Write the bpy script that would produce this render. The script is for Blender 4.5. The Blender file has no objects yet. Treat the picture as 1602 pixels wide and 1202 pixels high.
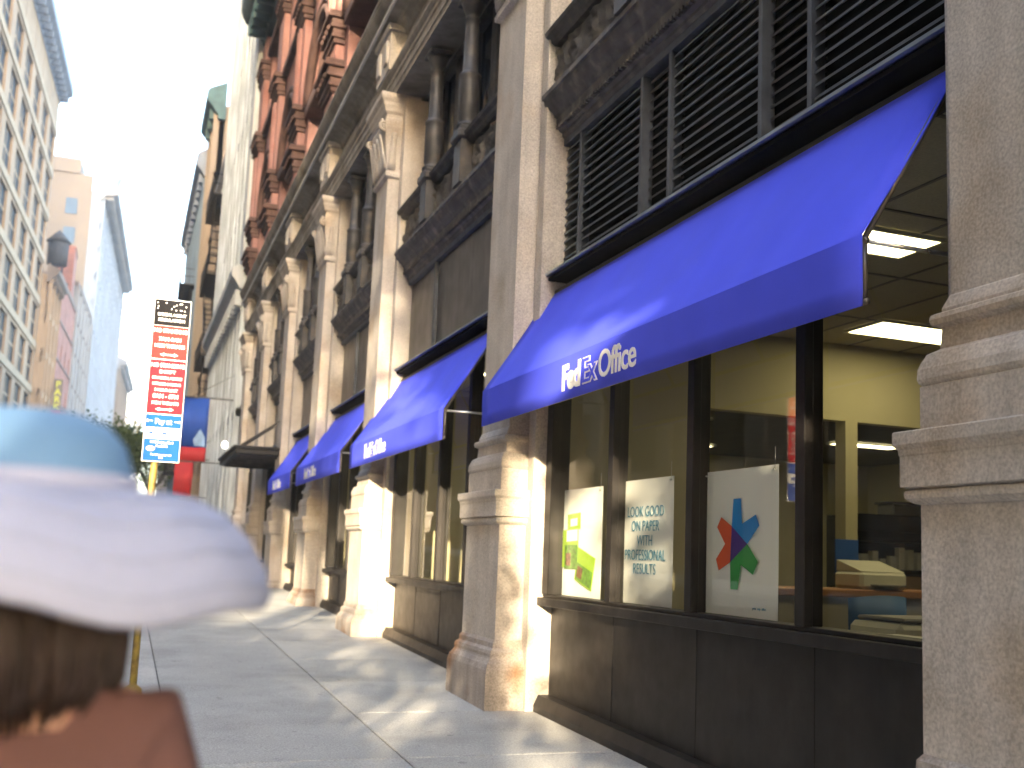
import bpy, math, random
from mathutils import Vector, Matrix, noise as mnoise
R = math.radians
scene = bpy.context.scene
COL = scene.collection
random.seed(7)
SL = 0.026                                   # the street climbs gently away from the camera
def gz(y): return SL * y

# ------------------------------------------------------------------ camera
def make_camera():
    yaw, pitch, roll = R(20.66), R(7.44), R(2.15)
    f = Vector((math.sin(yaw) * math.cos(pitch), math.cos(yaw) * math.cos(pitch), math.sin(pitch)))
    r = Vector((math.cos(yaw), -math.sin(yaw), 0)); u = r.cross(f)
    r2 = math.cos(roll) * r + math.sin(roll) * u
    u2 = -math.sin(roll) * r + math.cos(roll) * u
    cd = bpy.data.cameras.new('camera'); co = bpy.data.objects.new('camera', cd); COL.objects.link(co)
    m = Matrix((r2, u2, -f)).transposed().to_4x4(); m.translation = (0, 0, 1.45)
    co.matrix_world = m
    cd.sensor_fit = 'HORIZONTAL'; cd.sensor_width = 36
    cd.lens = 1668.17 / 1602 * 36
    cd.shift_x = -(833.63 - 801) / 1602
    cd.shift_y = (653.21 - 601) / 1602
    cd.dof.use_dof = True; cd.dof.focus_distance = 5.2; cd.dof.aperture_fstop = 2.5
    cd.clip_start = 0.05; cd.clip_end = 3000
    scene.camera = co
make_camera()

# ------------------------------------------------------------------ light
SUN_AZ, SUN_EL = 200.0, 12.0                 # low sun behind the camera, from the street side
world = bpy.data.worlds.new("World"); scene.world = world; world.use_nodes = True
wn = world.node_tree
sky = wn.nodes.new('ShaderNodeTexSky'); sky.sky_type = 'NISHITA'; sky.sun_disc = False
sky.sun_elevation = R(SUN_EL); sky.sun_rotation = R(SUN_AZ)
sky.air_density = 1.0; sky.dust_density = 3.0; sky.ozone_density = 1.0
bg = wn.nodes['Background']; bg.inputs['Strength'].default_value = 0.15
wn.links.new(sky.outputs[0], bg.inputs['Color'])
sd = bpy.data.lights.new('sun', 'SUN'); sd.energy = 2.0; sd.angle = R(0.6); sd.color = (1.0, 0.81, 0.54)
so = bpy.data.objects.new('sun', sd); COL.objects.link(so)
dirv = Vector((math.sin(R(SUN_AZ)) * math.cos(R(SUN_EL)), math.cos(R(SUN_AZ)) * math.cos(R(SUN_EL)), math.sin(R(SUN_EL))))
so.rotation_euler = dirv.to_track_quat('Z', 'Y').to_euler(); so.location = (-20, -50, 40)
scene.view_settings.view_transform = 'Standard'; scene.view_settings.look = 'None'
scene.view_settings.gamma = 1; scene.view_settings.exposure = 3.9
scene.cycles.max_bounces = 8; scene.cycles.transparent_max_bounces = 16
scene.cycles.caustics_reflective = False; scene.cycles.caustics_refractive = False
scene.cycles.volume_bounces = 0

# ------------------------------------------------------------------ materials
MATS = {}
def nodes(name):
    m = bpy.data.materials.new(name); m.use_nodes = True
    return m, m.node_tree, m.node_tree.nodes, m.node_tree.links, m.node_tree.nodes['Principled BSDF']
def mat(name, col, rough=0.7, metal=0.0, var=0.12, scale=3.0, fine=0.0, fscale=120.0, bump=0.0, stain=None, stain_scale=1.2,
        streak=0.0, spec=0.5, island=0.0, emis=None, es=0.0, bands=None):
    """procedural paint / stone / metal: large mottling, fine speckle, stains, optional vertical streaks and bump"""
    m, t, N, L, b = nodes(name)
    tc = N.new('ShaderNodeTexCoord')
    def noise(s, det=4, st=(1, 1, 1)):
        mp = N.new('ShaderNodeMapping'); mp.inputs['Scale'].default_value = st
        L.new(tc.outputs['Object'], mp.inputs[0])
        n = N.new('ShaderNodeTexNoise'); n.inputs['Scale'].default_value = s; n.inputs['Detail'].default_value = det
        L.new(mp.outputs[0], n.inputs[0]); return n
    def mul(colsock, fac_sock, lo, hi):
        mr = N.new('ShaderNodeMapRange'); mr.inputs[1].default_value = 0.3; mr.inputs[2].default_value = 0.7
        mr.inputs[3].default_value = lo; mr.inputs[4].default_value = hi
        L.new(fac_sock, mr.inputs[0])
        v = N.new('ShaderNodeVectorMath'); v.operation = 'SCALE'
        L.new(colsock, v.inputs[0]); L.new(mr.outputs[0], v.inputs['Scale']); return v.outputs[0]
    rgb = N.new('ShaderNodeRGB'); rgb.outputs[0].default_value = (*col, 1)
    c = rgb.outputs[0]
    if stain:
        n = noise(stain_scale, 6)
        mr = N.new('ShaderNodeMapRange'); mr.inputs[1].default_value = 0.5; mr.inputs[2].default_value = 0.72
        L.new(n.outputs[0], mr.inputs[0])
        mx = N.new('ShaderNodeMix'); mx.data_type = 'RGBA'
        L.new(mr.outputs[0], mx.inputs[0]); L.new(c, mx.inputs[6]); mx.inputs[7].default_value = (*stain, 1)
        c = mx.outputs[2]
    if var: c = mul(c, noise(scale, 5).outputs[0], 1 - var, 1 + var)
    if streak: c = mul(c, noise(9, 5, (1, 1, 0.07)).outputs[0], 1 - streak, 1 + streak)
    if fine:
        fn = noise(fscale, 3); c = mul(c, fn.outputs[0], 1 - fine, 1 + fine)
    if island:
        g = N.new('ShaderNodeNewGeometry'); mr = N.new('ShaderNodeMapRange')
        mr.inputs[3].default_value = 1 - island; mr.inputs[4].default_value = 1 + island
        L.new(g.outputs['Random Per Island'], mr.inputs[0])
        v = N.new('ShaderNodeVectorMath'); v.operation = 'SCALE'
        L.new(c, v.inputs[0]); L.new(mr.outputs[0], v.inputs['Scale']); c = v.outputs[0]
    L.new(c, b.inputs['Base Color'])
    rn = noise(scale * 2.3, 4); mr = N.new('ShaderNodeMapRange')
    mr.inputs[3].default_value = max(0.03, rough - 0.12); mr.inputs[4].default_value = min(1, rough + 0.12)
    L.new(rn.outputs[0], mr.inputs[0]); L.new(mr.outputs[0], b.inputs['Roughness'])
    b.inputs['Metallic'].default_value = metal; b.inputs['Specular IOR Level'].default_value = spec
    if bump:
        bn = noise(fscale * 0.5 if fine else 40, 5); bp = N.new('ShaderNodeBump')
        bp.inputs['Strength'].default_value = bump; bp.inputs['Distance'].default_value = 0.01
        L.new(bn.outputs[0], bp.inputs['Height']); L.new(bp.outputs[0], b.inputs['Normal'])
    if emis:
        b.inputs['Emission Color'].default_value = (*emis, 1); b.inputs['Emission Strength'].default_value = es
    MATS[name] = m; return m
def brick(name, c1, c2, mortar, scale=1.0):
    m, t, N, L, b = nodes(name)
    tc = N.new('ShaderNodeTexCoord'); sep = N.new('ShaderNodeSeparateXYZ'); L.new(tc.outputs['Object'], sep.inputs[0])
    ad = N.new('ShaderNodeMath'); L.new(sep.outputs[0], ad.inputs[0]); L.new(sep.outputs[1], ad.inputs[1])
    cb = N.new('ShaderNodeCombineXYZ'); L.new(ad.outputs[0], cb.inputs[0]); L.new(sep.outputs[2], cb.inputs[1])
    bt = N.new('ShaderNodeTexBrick'); L.new(cb.outputs[0], bt.inputs[0])
    bt.inputs['Color1'].default_value = (*c1, 1); bt.inputs['Color2'].default_value = (*c2, 1); bt.inputs['Mortar'].default_value = (*mortar, 1)
    bt.inputs['Scale'].default_value = 4.0 * scale; bt.inputs['Mortar Size'].default_value = 0.015
    n = N.new('ShaderNodeTexNoise'); n.inputs['Scale'].default_value = 0.7; n.inputs['Detail'].default_value = 6; L.new(tc.outputs['Object'], n.inputs[0])
    mr = N.new('ShaderNodeMapRange'); mr.inputs[1].default_value = .3; mr.inputs[2].default_value = .7; mr.inputs[3].default_value = .75; mr.inputs[4].default_value = 1.2
    L.new(n.outputs[0], mr.inputs[0]); v = N.new('ShaderNodeVectorMath'); v.operation = 'SCALE'
    L.new(bt.outputs[0], v.inputs[0]); L.new(mr.outputs[0], v.inputs['Scale']); L.new(v.outputs[0], b.inputs['Base Color'])
    b.inputs['Roughness'].default_value = .85; MATS[name] = m; return m
def glass(name, tint, refl=0.0, rough=0.02):
    m, t, N, L, b = nodes(name); N.remove(b)
    out = [n for n in N if n.type == 'OUTPUT_MATERIAL'][0]
    tr = N.new('ShaderNodeBsdfTransparent'); tr.inputs[0].default_value = (*tint, 1)
    gl = N.new('ShaderNodeBsdfGlossy'); gl.inputs['Roughness'].default_value = rough
    g = N.new('ShaderNodeNewGeometry'); d = N.new('ShaderNodeVectorMath'); d.operation = 'DOT_PRODUCT'
    L.new(g.outputs['Normal'], d.inputs[0]); L.new(g.outputs['Incoming'], d.inputs[1])
    ab = N.new('ShaderNodeMath'); ab.operation = 'ABSOLUTE'; L.new(d.outputs['Value'], ab.inputs[0])
    om = N.new('ShaderNodeMath'); om.operation = 'SUBTRACT'; om.inputs[0].default_value = 1; L.new(ab.outputs[0], om.inputs[1])
    pw = N.new('ShaderNodeMath'); pw.operation = 'POWER'; pw.inputs[1].default_value = 5; L.new(om.outputs[0], pw.inputs[0])
    ad = N.new('ShaderNodeMath'); ad.operation = 'MULTIPLY_ADD'; ad.inputs[1].default_value = .9; ad.inputs[2].default_value = .05 + refl; ad.use_clamp = True
    mx = N.new('ShaderNodeMixShader'); L.new(pw.outputs[0], ad.inputs[0]); L.new(ad.outputs[0], mx.inputs[0])
    L.new(tr.outputs[0], mx.inputs[1]); L.new(gl.outputs[0], mx.inputs[2]); L.new(mx.outputs[0], out.inputs[0])
    MATS[name] = m; return m

mat('limestone', (.52, .475, .43), .85, var=.14, scale=2.2, fine=.22, fscale=75, bump=.25, stain=(.44, .36, .28), stain_scale=1.7, streak=.10, spec=.25)
mat('granite_base', (.40, .35, .31), .85, var=.2, scale=3, fine=.25, fscale=80, bump=.3, stain=(.27, .15, .08), stain_scale=2.4, streak=.15, spec=.25)
mat('cornice_stone', (.30, .27, .23), .85, var=.2, scale=2, fine=.15, stain=(.14, .11, .08), streak=.15, bump=.2, spec=.2)
mat('bronze', (.020, .0175, .0165), .48, .2, spec=.35, var=.25, scale=4, streak=.25, stain=(.030, .026, .023), stain_scale=3.5, bump=.05)
mat('iron_dark', (.055, .052, .055), .55, .2, var=.3, scale=6, streak=.2, stain=(.11, .095, .085), stain_scale=5, bump=.15)
mat('iron_grey', (.10, .093, .09), .6, .1, var=.3, scale=7, streak=.2, stain=(.22, .19, .16), stain_scale=6, bump=.2)
mat('iron_column', (.062, .060, .065), .5, .2, var=.3, scale=6, streak=.2, stain=(.12, .10, .085), stain_scale=5, bump=.15)
mat('louver_paint', (.09, .10, .12), .5, .3, var=.2, scale=8, streak=.15)
mat('panel_metal', (.12, .105, .095), .38, .5, var=.25, scale=2.2, streak=.25)
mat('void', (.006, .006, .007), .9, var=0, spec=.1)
mat('ledge_metal', (.26, .30, .34), .4, .5, var=.2, streak=.1)
mat('gutter_metal', (.62, .62, .60), .5, .2, var=.15)
mat('chrome', (.7, .7, .7), .3, .9, var=.1)
mat('canvas', (.072, .098, .88), .8, var=.07, scale=1.3, fine=.06, fscale=400, bump=.06, spec=.25)
mat('white_vinyl', (.82, .82, .84), .5, var=.02)
mat('canvas_ink', (.072, .098, .88), .8, var=.03)
mat('concrete_slab', (.39, .385, .37), .9, var=.10, scale=1.6, fine=.28, fscale=90, bump=.3, island=.09, stain=(.31, .305, .29), stain_scale=1.4, spec=.3)
def spots(name, scale, size, dark, extra=0.0):
    """round gum marks and drips worked into an existing material"""
    m = MATS[name]; N, L = m.node_tree.nodes, m.node_tree.links; b = N['Principled BSDF']
    src = b.inputs['Base Color'].links[0].from_socket
    tc = N.new('ShaderNodeTexCoord'); v = N.new('ShaderNodeTexVoronoi'); v.inputs['Scale'].default_value = scale; L.new(tc.outputs['Object'], v.inputs[0])
    n = N.new('ShaderNodeTexNoise'); n.inputs['Scale'].default_value = scale * .37; L.new(tc.outputs['Object'], n.inputs[0])
    th = N.new('ShaderNodeMapRange'); th.inputs[1].default_value = .45; th.inputs[2].default_value = .75; th.inputs[3].default_value = 0; th.inputs[4].default_value = size; L.new(n.outputs[0], th.inputs[0])
    lt = N.new('ShaderNodeMath'); lt.operation = 'LESS_THAN'; L.new(v.outputs['Distance'], lt.inputs[0]); L.new(th.outputs[0], lt.inputs[1])
    mr = N.new('ShaderNodeMapRange'); mr.inputs[3].default_value = 1; mr.inputs[4].default_value = dark; L.new(lt.outputs[0], mr.inputs[0])
    sc = N.new('ShaderNodeVectorMath'); sc.operation = 'SCALE'; L.new(src, sc.inputs[0]); L.new(mr.outputs[0], sc.inputs['Scale']); L.new(sc.outputs[0], b.inputs['Base Color'])
spots('concrete_slab', 6.5, .26, .72)
spots('bronze', 9.0, .10, 1.9)
mat('joint_dirt', (.05, .047, .043), .95, var=.2)
mat('asphalt', (.05, .05, .052), .9, var=.2, scale=.8, fine=.3, fscale=90, bump=.4, spec=.3)
mat('kerb_stone', (.25, .24, .23), .85, var=.2, fine=.2, bump=.3)
mat('road_paint', (.7, .7, .68), .7, var=.2, scale=6)
mat('white_stone', (.42, .46, .49), .85, var=.16, scale=.6, streak=.35, fine=.06, fscale=20)
mat('white_stone_edge', (.42, .44, .46), .85, var=.1, scale=.6, streak=.12)
mat('dark_glass', (.02, .028, .045), .08, 0, var=.2, spec=.8)  # opaque panes; the dark of unlit rooms is put into the colour
mat('far_glass', (.018, .019, .024), .6, 0, var=.3, spec=.06, island=.3)
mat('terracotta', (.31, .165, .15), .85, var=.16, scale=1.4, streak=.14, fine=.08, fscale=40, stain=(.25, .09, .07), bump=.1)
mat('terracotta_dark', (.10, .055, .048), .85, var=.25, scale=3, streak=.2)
mat('verdigris', (.035, .08, .085), .6, .2, var=.3, scale=3)
mat('tan_brick', (.36, .25, .16), .88, var=.12, scale=.4, streak=.12)
mat('tan_trim', (.40, .30, .20), .88, var=.12, scale=.5)
mat('blue_cornice', (.20, .24, .32), .7, var=.15, scale=1)
mat('brown_wall', (.18, .135, .11), .88, var=.2, scale=.3, streak=.2)
mat('beige_wall', (.27, .21, .155), .88, var=.1, scale=.2)
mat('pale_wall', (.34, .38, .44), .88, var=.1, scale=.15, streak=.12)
mat('grey_wall', (.30, .29, .29), .88, var=.15, scale=.25, streak=.2)
mat('blue_wall', (.12, .17, .23), .85, var=.15, scale=.3, streak=.2)
brick('red_brick', (.36, .12, .08), (.28, .09, .06), (.3, .25, .2), .25)
mat('tank_wood', (.05, .047, .05), .9, var=.3, scale=3, streak=.3)
mat('green_plant', (.04, .08, .03), .8, var=.3)
mat('bark', (.09, .07, .055), .95, var=.3, scale=8, bump=.5)
mat('black_metal', (.012, .012, .013), .6, .1, var=.2)
mat('pole_paint', (.30, .23, .06), .55, .2, var=.25, scale=9, stain=(.12, .08, .04), stain_scale=8)
mat('sign_black', (.01, .01, .013), .85, spec=.15, var=.1)
mat('sign_red', (.50, .018, .03), .85, spec=.15, var=.06)
mat('sign_orange', (.58, .03, .03), .85, spec=.15, var=.06)
mat('sign_blue', (.01, .075, .50), .85, spec=.15, var=.06)
mat('sign_white', (.80, .80, .82), .45, var=.03)
mat('sign_back', (.4, .4, .4), .4, .8)
mat('banner_blue', (.012, .07, .38), .7, var=.1)
mat('banner_red', (.45, .02, .025), .7, var=.1)
mat('banner_pale', (.25, .38, .6), .7, var=.3, scale=6)
mat('parking_yellow', (.62, .60, .06), .5, var=.05)
# store interior
mat('ceiling_tile', (.45, .42, .33), .95, var=.06, scale=2, fine=.1, fscale=60)
mat('olive_wall', (.40, .36, .23), .85, var=.06, scale=1)
mat('cream_wall', (.60, .55, .36), .85, var=.05, scale=1)
mat('carpet', (.10, .09, .08), .95, var=.2, scale=12)
mat('dark_soffit', (.08, .075, .06), .8, var=.1)
mat('counter_wood', (.35, .16, .06), .45, var=.15, scale=6)
mat('counter_front', (.30, .27, .20), .7, var=.1)
mat('machine_white', (.60, .58, .48), .45, var=.05)
mat('machine_grey', (.16, .15, .14), .5, var=.1)
mat('shelf_black', (.02, .02, .022), .5, var=.1)
mat('carton', (.33, .21, .10), .8, var=.15)
mat('paper', (.75, .74, .68), .7, var=.04)
mat('card_blue', (.02, .08, .32), .5, var=.05)
mat('chair_blue', (.03, .11, .28), .6, var=.1)
mat('red_plastic', (.5, .04, .04), .5)
mat('poster_white', (.93, .95, .95), .6, var=.02)
mat('logo_blue', (.0, .26, .80), .5, var=.02)
mat('logo_orange', (.72, .10, .025), .5, var=.02)
mat('logo_green', (.03, .36, .06), .5, var=.02)
mat('logo_purple', (.06, .02, .27), .5, var=.02)
mat('text_teal', (.05, .28, .45), .6, var=.02)
mat('leaf_green', (.34, .55, .04), .6, var=.1)
mat('photo_green', (.12, .28, .03), .6, var=.5, scale=25)
mat('photo_brown', (.20, .09, .05), .6, var=.5, scale=25)
mat('lamp_panel', (.9, .85, .6), .5, var=0, emis=(1.0, .86, .46), es=.85)
mat('lamp_panel_far', (.9, .85, .6), .5, var=0, emis=(1.0, .88, .50), es=.9)
mat('globe_lamp', (.9, .9, .85), .3, var=0, emis=(1.0, .95, .8), es=.5)
# person
mat('hat_white', (.40, .42, .56), .85, var=.06, scale=6, fine=.1, fscale=500, bump=.2)
mat('hat_stitch', (.33, .35, .47), .85)
mat('hat_blue', (.16, .30, .50), .85, var=.1, scale=7, fine=.1, fscale=500, bump=.2)
mat('hair', (.035, .022, .02), .6, var=.4, scale=40)
mat('skin', (.42, .22, .15), .55, var=.08, scale=8)
mat('rust_cloth', (.14, .068, .064), .9, var=.1, scale=8, fine=.12, fscale=500, bump=.3)
mat('denim', (.05, .07, .12), .9, var=.15, fine=.2, fscale=400)
mat('shoe', (.10, .10, .10), .6)
glass('shop_glass', (.93, .94, .90), .0)
glass('upper_glass', (.5, .52, .55), .1)
def leafmat(name, c1, c2):
    m, t, N, L, b = nodes(name)
    g = N.new('ShaderNodeNewGeometry'); mx = N.new('ShaderNodeMix'); mx.data_type = 'RGBA'
    L.new(g.outputs['Random Per Island'], mx.inputs[0]); mx.inputs[6].default_value = (*c1, 1); mx.inputs[7].default_value = (*c2, 1)
    L.new(mx.outputs[2], b.inputs['Base Color']); b.inputs['Roughness'].default_value = .6
    out = [n for n in N if n.type == 'OUTPUT_MATERIAL'][0]
    tr = N.new('ShaderNodeBsdfTranslucent'); L.new(mx.outputs[2], tr.inputs[0]); ms = N.new('ShaderNodeMixShader'); ms.inputs[0].default_value = .35
    L.new(b.outputs[0], ms.inputs[1]); L.new(tr.outputs[0], ms.inputs[2]); L.new(ms.outputs[0], out.inputs[0]); MATS[name] = m
leafmat('foliage', (.03, .06, .015), (.10, .13, .03))

# ------------------------------------------------------------------ mesh helpers
ORG = {}
def tag(o, label=None, cat=None, group=None, kind=None):
    if label: o['label'] = label
    if cat: o['category'] = cat
    if group: o['group'] = group
    if kind: o['kind'] = kind
    return o
def thing(name, label, cat, loc, group=None):
    o = bpy.data.objects.new(name, None); COL.objects.link(o); o.location = loc
    o.empty_display_size = .2; ORG[o] = Vector(loc)
    return tag(o, label, cat, group)
class MB:
    def __init__(s, M=None): s.v = []; s.f = []; s.M = M; s.smooth = []
    def add(s, vs, fs, smooth=False):
        n = len(s.v)
        s.v += [(s.M @ Vector(p)) if s.M else Vector(p) for p in vs]
        s.f += [tuple(i + n for i in f) for f in fs]; s.smooth += [smooth] * len(fs); return s
    def box(s, x0, x1, y0, y1, z0, z1):
        x0, x1 = sorted((x0, x1)); y0, y1 = sorted((y0, y1)); z0, z1 = sorted((z0, z1))
        return s.add([(x0, y0, z0), (x1, y0, z0), (x1, y1, z0), (x0, y1, z0), (x0, y0, z1), (x1, y0, z1), (x1, y1, z1), (x0, y1, z1)],
                     [(0, 3, 2, 1), (4, 5, 6, 7), (0, 1, 5, 4), (1, 2, 6, 5), (2, 3, 7, 6), (3, 0, 4, 7)])
    def bbox(s, x0, x1, y0, y1, z0, z1, b=.01):
        """box with chamfered edges"""
        x0, x1 = sorted((x0, x1)); y0, y1 = sorted((y0, y1)); z0, z1 = sorted((z0, z1))
        rings = []
        for z, o in ((z0, b), (z0 + b, 0), (z1 - b, 0), (z1, b)):
            a, c, d, e = x0 + o, x1 - o, y0 + o, y1 - o
            q = b if o == 0 else 0
            rings.append([(a + q, d, z), (c - q, d, z), (c, d + q, z), (c, e - q, z), (c - q, e, z), (a + q, e, z), (a, e - q, z), (a, d + q, z)])
        vs = [p for r in rings for p in r]; fs = [tuple(range(7, -1, -1)), tuple(range(24, 32))]
        for k in range(3):
            for i in range(8):
                j = (i + 1) % 8; fs.append((k * 8 + i, k * 8 + j, (k + 1) * 8 + j, (k + 1) * 8 + i))
        return s.add(vs, fs)
    def loft(s, rings, cap=True, closed=True, smooth=False):
        n = len(rings[0]); vs = [p for r in rings for p in r]; fs = []
        for k in range(len(rings) - 1):
            for i in range(n if closed else n - 1):
                j = (i + 1) % n; fs.append((k * n + i, k * n + j, (k + 1) * n + j, (k + 1) * n + i))
        if cap: fs += [tuple(range(n - 1, -1, -1)), tuple((len(rings) - 1) * n + i for i in range(n))]
        return s.add(vs, fs, smooth)
    def lathe(s, cx, cy, prof, n=20, smooth=True):
        rings = [[(cx + r * math.cos(2 * math.pi * i / n), cy + r * math.sin(2 * math.pi * i / n), z) for i in range(n)] for r, z in prof]
        return s.loft(rings, True, True, smooth)
    def tube(s, pts, r, n=8, smooth=True):
        pts = [Vector(p) for p in pts]; rings = []
        for i, p in enumerate(pts):
            d = (pts[min(i + 1, len(pts) - 1)] - pts[max(i - 1, 0)]).normalized()
            a = d.orthogonal().normalized() if i == 0 else (a - a.dot(d) * d).normalized()
            b = d.cross(a); rr = r[i] if isinstance(r, (list, tuple)) else r
            rings.append([tuple(p + rr * (math.cos(2 * math.pi * k / n) * a + math.sin(2 * math.pi * k / n) * b)) for k in range(n)])
        return s.loft(rings, True, True, smooth)
    def profile_y(s, prof, y0, y1):
        """closed (x, z) outline extruded along Y"""
        n = len(prof)
        vs = [(x, y0, z) for x, z in prof] + [(x, y1, z) for x, z in prof]
        fs = [tuple(range(n)), tuple(range(2 * n - 1, n - 1, -1))]
        for i in range(n):
            j = (i + 1) % n; fs.append((i, i + n, j + n, j))
        return s.add(vs, fs)
    def quad(s, a, b, c, d): return s.add([a, b, c, d], [(0, 1, 2, 3)])
    def build(s, name, m, parent=None, label=None):
        me = bpy.data.meshes.new(name)
        o0 = ORG[parent] if parent is not None else Vector((0, 0, 0))
        me.from_pydata([tuple(p - o0) for p in s.v], [], s.f); me.validate(); me.update()
        for p, sm in zip(me.polygons, s.smooth): p.use_smooth = sm
        if isinstance(m, str): m = MATS[m]
        me.materials.append(m)
        import bmesh
        bm = bmesh.new(); bm.from_mesh(me); bmesh.ops.recalc_face_normals(bm, faces=bm.faces); bm.to_mesh(me); bm.free()
        o = bpy.data.objects.new(name, me); COL.objects.link(o)
        if parent is not None: o.parent = parent; ORG[o] = o0
        else: ORG[o] = Vector((0, 0, 0))
        if label: o['label'] = label
        return o
def text(body, size, m, parent, loc, rot, name='lettering', bold=0.0, ext=.002, sx=1.0, align='LEFT', spacing=1.0):
    cu = bpy.data.curves.new('t', 'FONT'); cu.body = body; cu.size = size; cu.offset = bold; cu.extrude = ext
    cu.align_x = align; cu.space_character = spacing; cu.resolution_u = 4
    ob = bpy.data.objects.new('t', cu); COL.objects.link(ob)
    dg = bpy.context.evaluated_depsgraph_get(); dg.update()
    me = bpy.data.meshes.new_from_object(ob.evaluated_get(dg)); bpy.data.objects.remove(ob)
    o0 = ORG[parent] if parent is not None else Vector((0, 0, 0))
    M = Matrix.Translation(Vector(loc) - o0) @ rot.to_4x4() @ Matrix.Diagonal((sx, 1, 1, 1))
    me.transform(M); me.materials.clear(); me.materials.append(MATS[m]); me.name = name
    o = bpy.data.objects.new(name, me); COL.objects.link(o)
    if parent is not None: o.parent = parent; ORG[o] = o0
    return o
FACE_STREET = Matrix(((0, 0, -1), (-1, 0, 0), (0, 1, 0)))     # text facing -X, reading towards -Y
FACE_CAM = Matrix(((1, 0, 0), (0, 0, -1), (0, 1, 0)))         # text facing -Y, reading towards +X
def join_text(objs, name):
    """merge text meshes of one material into a single part"""
    import bmesh
    base = objs[0]; bm = bmesh.new()
    for o in objs: bm.from_mesh(o.data)
    bm.to_mesh(base.data); bm.free()
    for o in objs[1:]: bpy.data.objects.remove(o)
    base.name = name; return base

# ------------------------------------------------------------------ ground
def ground():
    m = MB()
    m.quad((-160, -120, gz(-120) - .6), (160, -120, gz(-120) - .6), (160, 900, gz(900) - .6), (-160, 900, gz(900) - .6))
    tag(m.build('ground', 'asphalt'), kind='structure')
    m = MB(); m.quad((-10.2, -90, gz(-90) - .14), (-.35, -90, gz(-90) - .14), (-.35, 700, gz(700) - .14), (-10.2, 700, gz(700) - .14))
    tag(m.build('road', 'asphalt'), kind='structure')
    m = MB()
    for k in range(-20, 100):
        y = k * 6.0; m.quad((-3.6, y, gz(y) - .136), (-3.48, y, gz(y) - .136), (-3.48, y + 3, gz(y + 3) - .136), (-3.6, y + 3, gz(y + 3) - .136))
    tag(m.build('lane_marking', 'road_paint'), kind='structure')
    m = MB()
    def sheet(x0, x1, y0, y1, g=.006, d=.005):
        e = .012
        z = lambda y, o=0: gz(y) - o
        o = [(x0 + g, y0 + g), (x1 - g, y0 + g), (x1 - g, y1 - g), (x0 + g, y1 - g)]
        i = [(x0 + g + e, y0 + g + e), (x1 - g - e, y0 + g + e), (x1 - g - e, y1 - g - e), (x0 + g + e, y1 - g - e)]
        dz = random.uniform(-.0006, .0006)
        vs = [(x, y, z(y) - .012) for x, y in o] + [(x, y, z(y) - .004 + dz) for x, y in o] + [(x, y, z(y) + dz) for x, y in i]
        fs = [(8, 9, 10, 11)]
        for a in range(4):
            b = (a + 1) % 4; fs += [(a, b, 4 + b, 4 + a), (4 + a, 4 + b, 8 + b, 8 + a)]
        m.add(vs, fs)
    for x0, x1, pitch, off in ((-.2, .39, 1.6, .3), (.39, 1.75, 6.4, .3), (1.75, 3.42, 1.6, .3)):
        y = -12.8 + off
        while y < 90: sheet(x0, x1, y, y + pitch); y += pitch
    tag(m.build('sidewalk', 'concrete_slab'), kind='structure')
    m = MB(); m.quad((-.22, -90, gz(-90) - .012), (3.6, -90, gz(-90) - .012), (3.6, 700, gz(700) - .012), (-.22, 700, gz(700) - .012))
    tag(m.build('sidewalk_bed', 'joint_dirt'), kind='structure')
    m = MB()
    y = -80
    while y < 300:
        l = 2.2; z0, z1 = gz(y), gz(y + l)
        m.add([(-.36, y + .01, z0 - .3), (-.2, y + .01, z0 - .3), (-.2, y + .01, z0 + .001), (-.34, y + .01, z0 + .001),
               (-.36, y + l, z1 - .3), (-.2, y + l, z1 - .3), (-.2, y + l, z1 + .001), (-.34, y + l, z1 + .001)],
              [(0, 3, 2, 1), (4, 5, 6, 7), (0, 4, 7, 3), (3, 7, 6, 2), (2, 6, 5, 1)])
        y += l
    tag(m.build('kerb', 'kerb_stone'), kind='structure')
    m = MB(); m.add([(-15, -90, gz(-90) + .0), (-10.2, -90, gz(-90)), (-10.2, 110, gz(110)), (-15, 110, gz(110)),
                     (-15, 300, gz(300)), (-4.6, 300, gz(300)), (-10.2, -90, gz(-90) - .3), (-10.2, 110, gz(110) - .3), (-4.6, 300, gz(300) - .3)],
                    [(0, 1, 2, 3), (3, 2, 5, 4), (1, 6, 7, 2), (2, 7, 8, 5)])
    tag(m.build('opposite_sidewalk', 'concrete_slab'), kind='structure')
ground()

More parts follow.
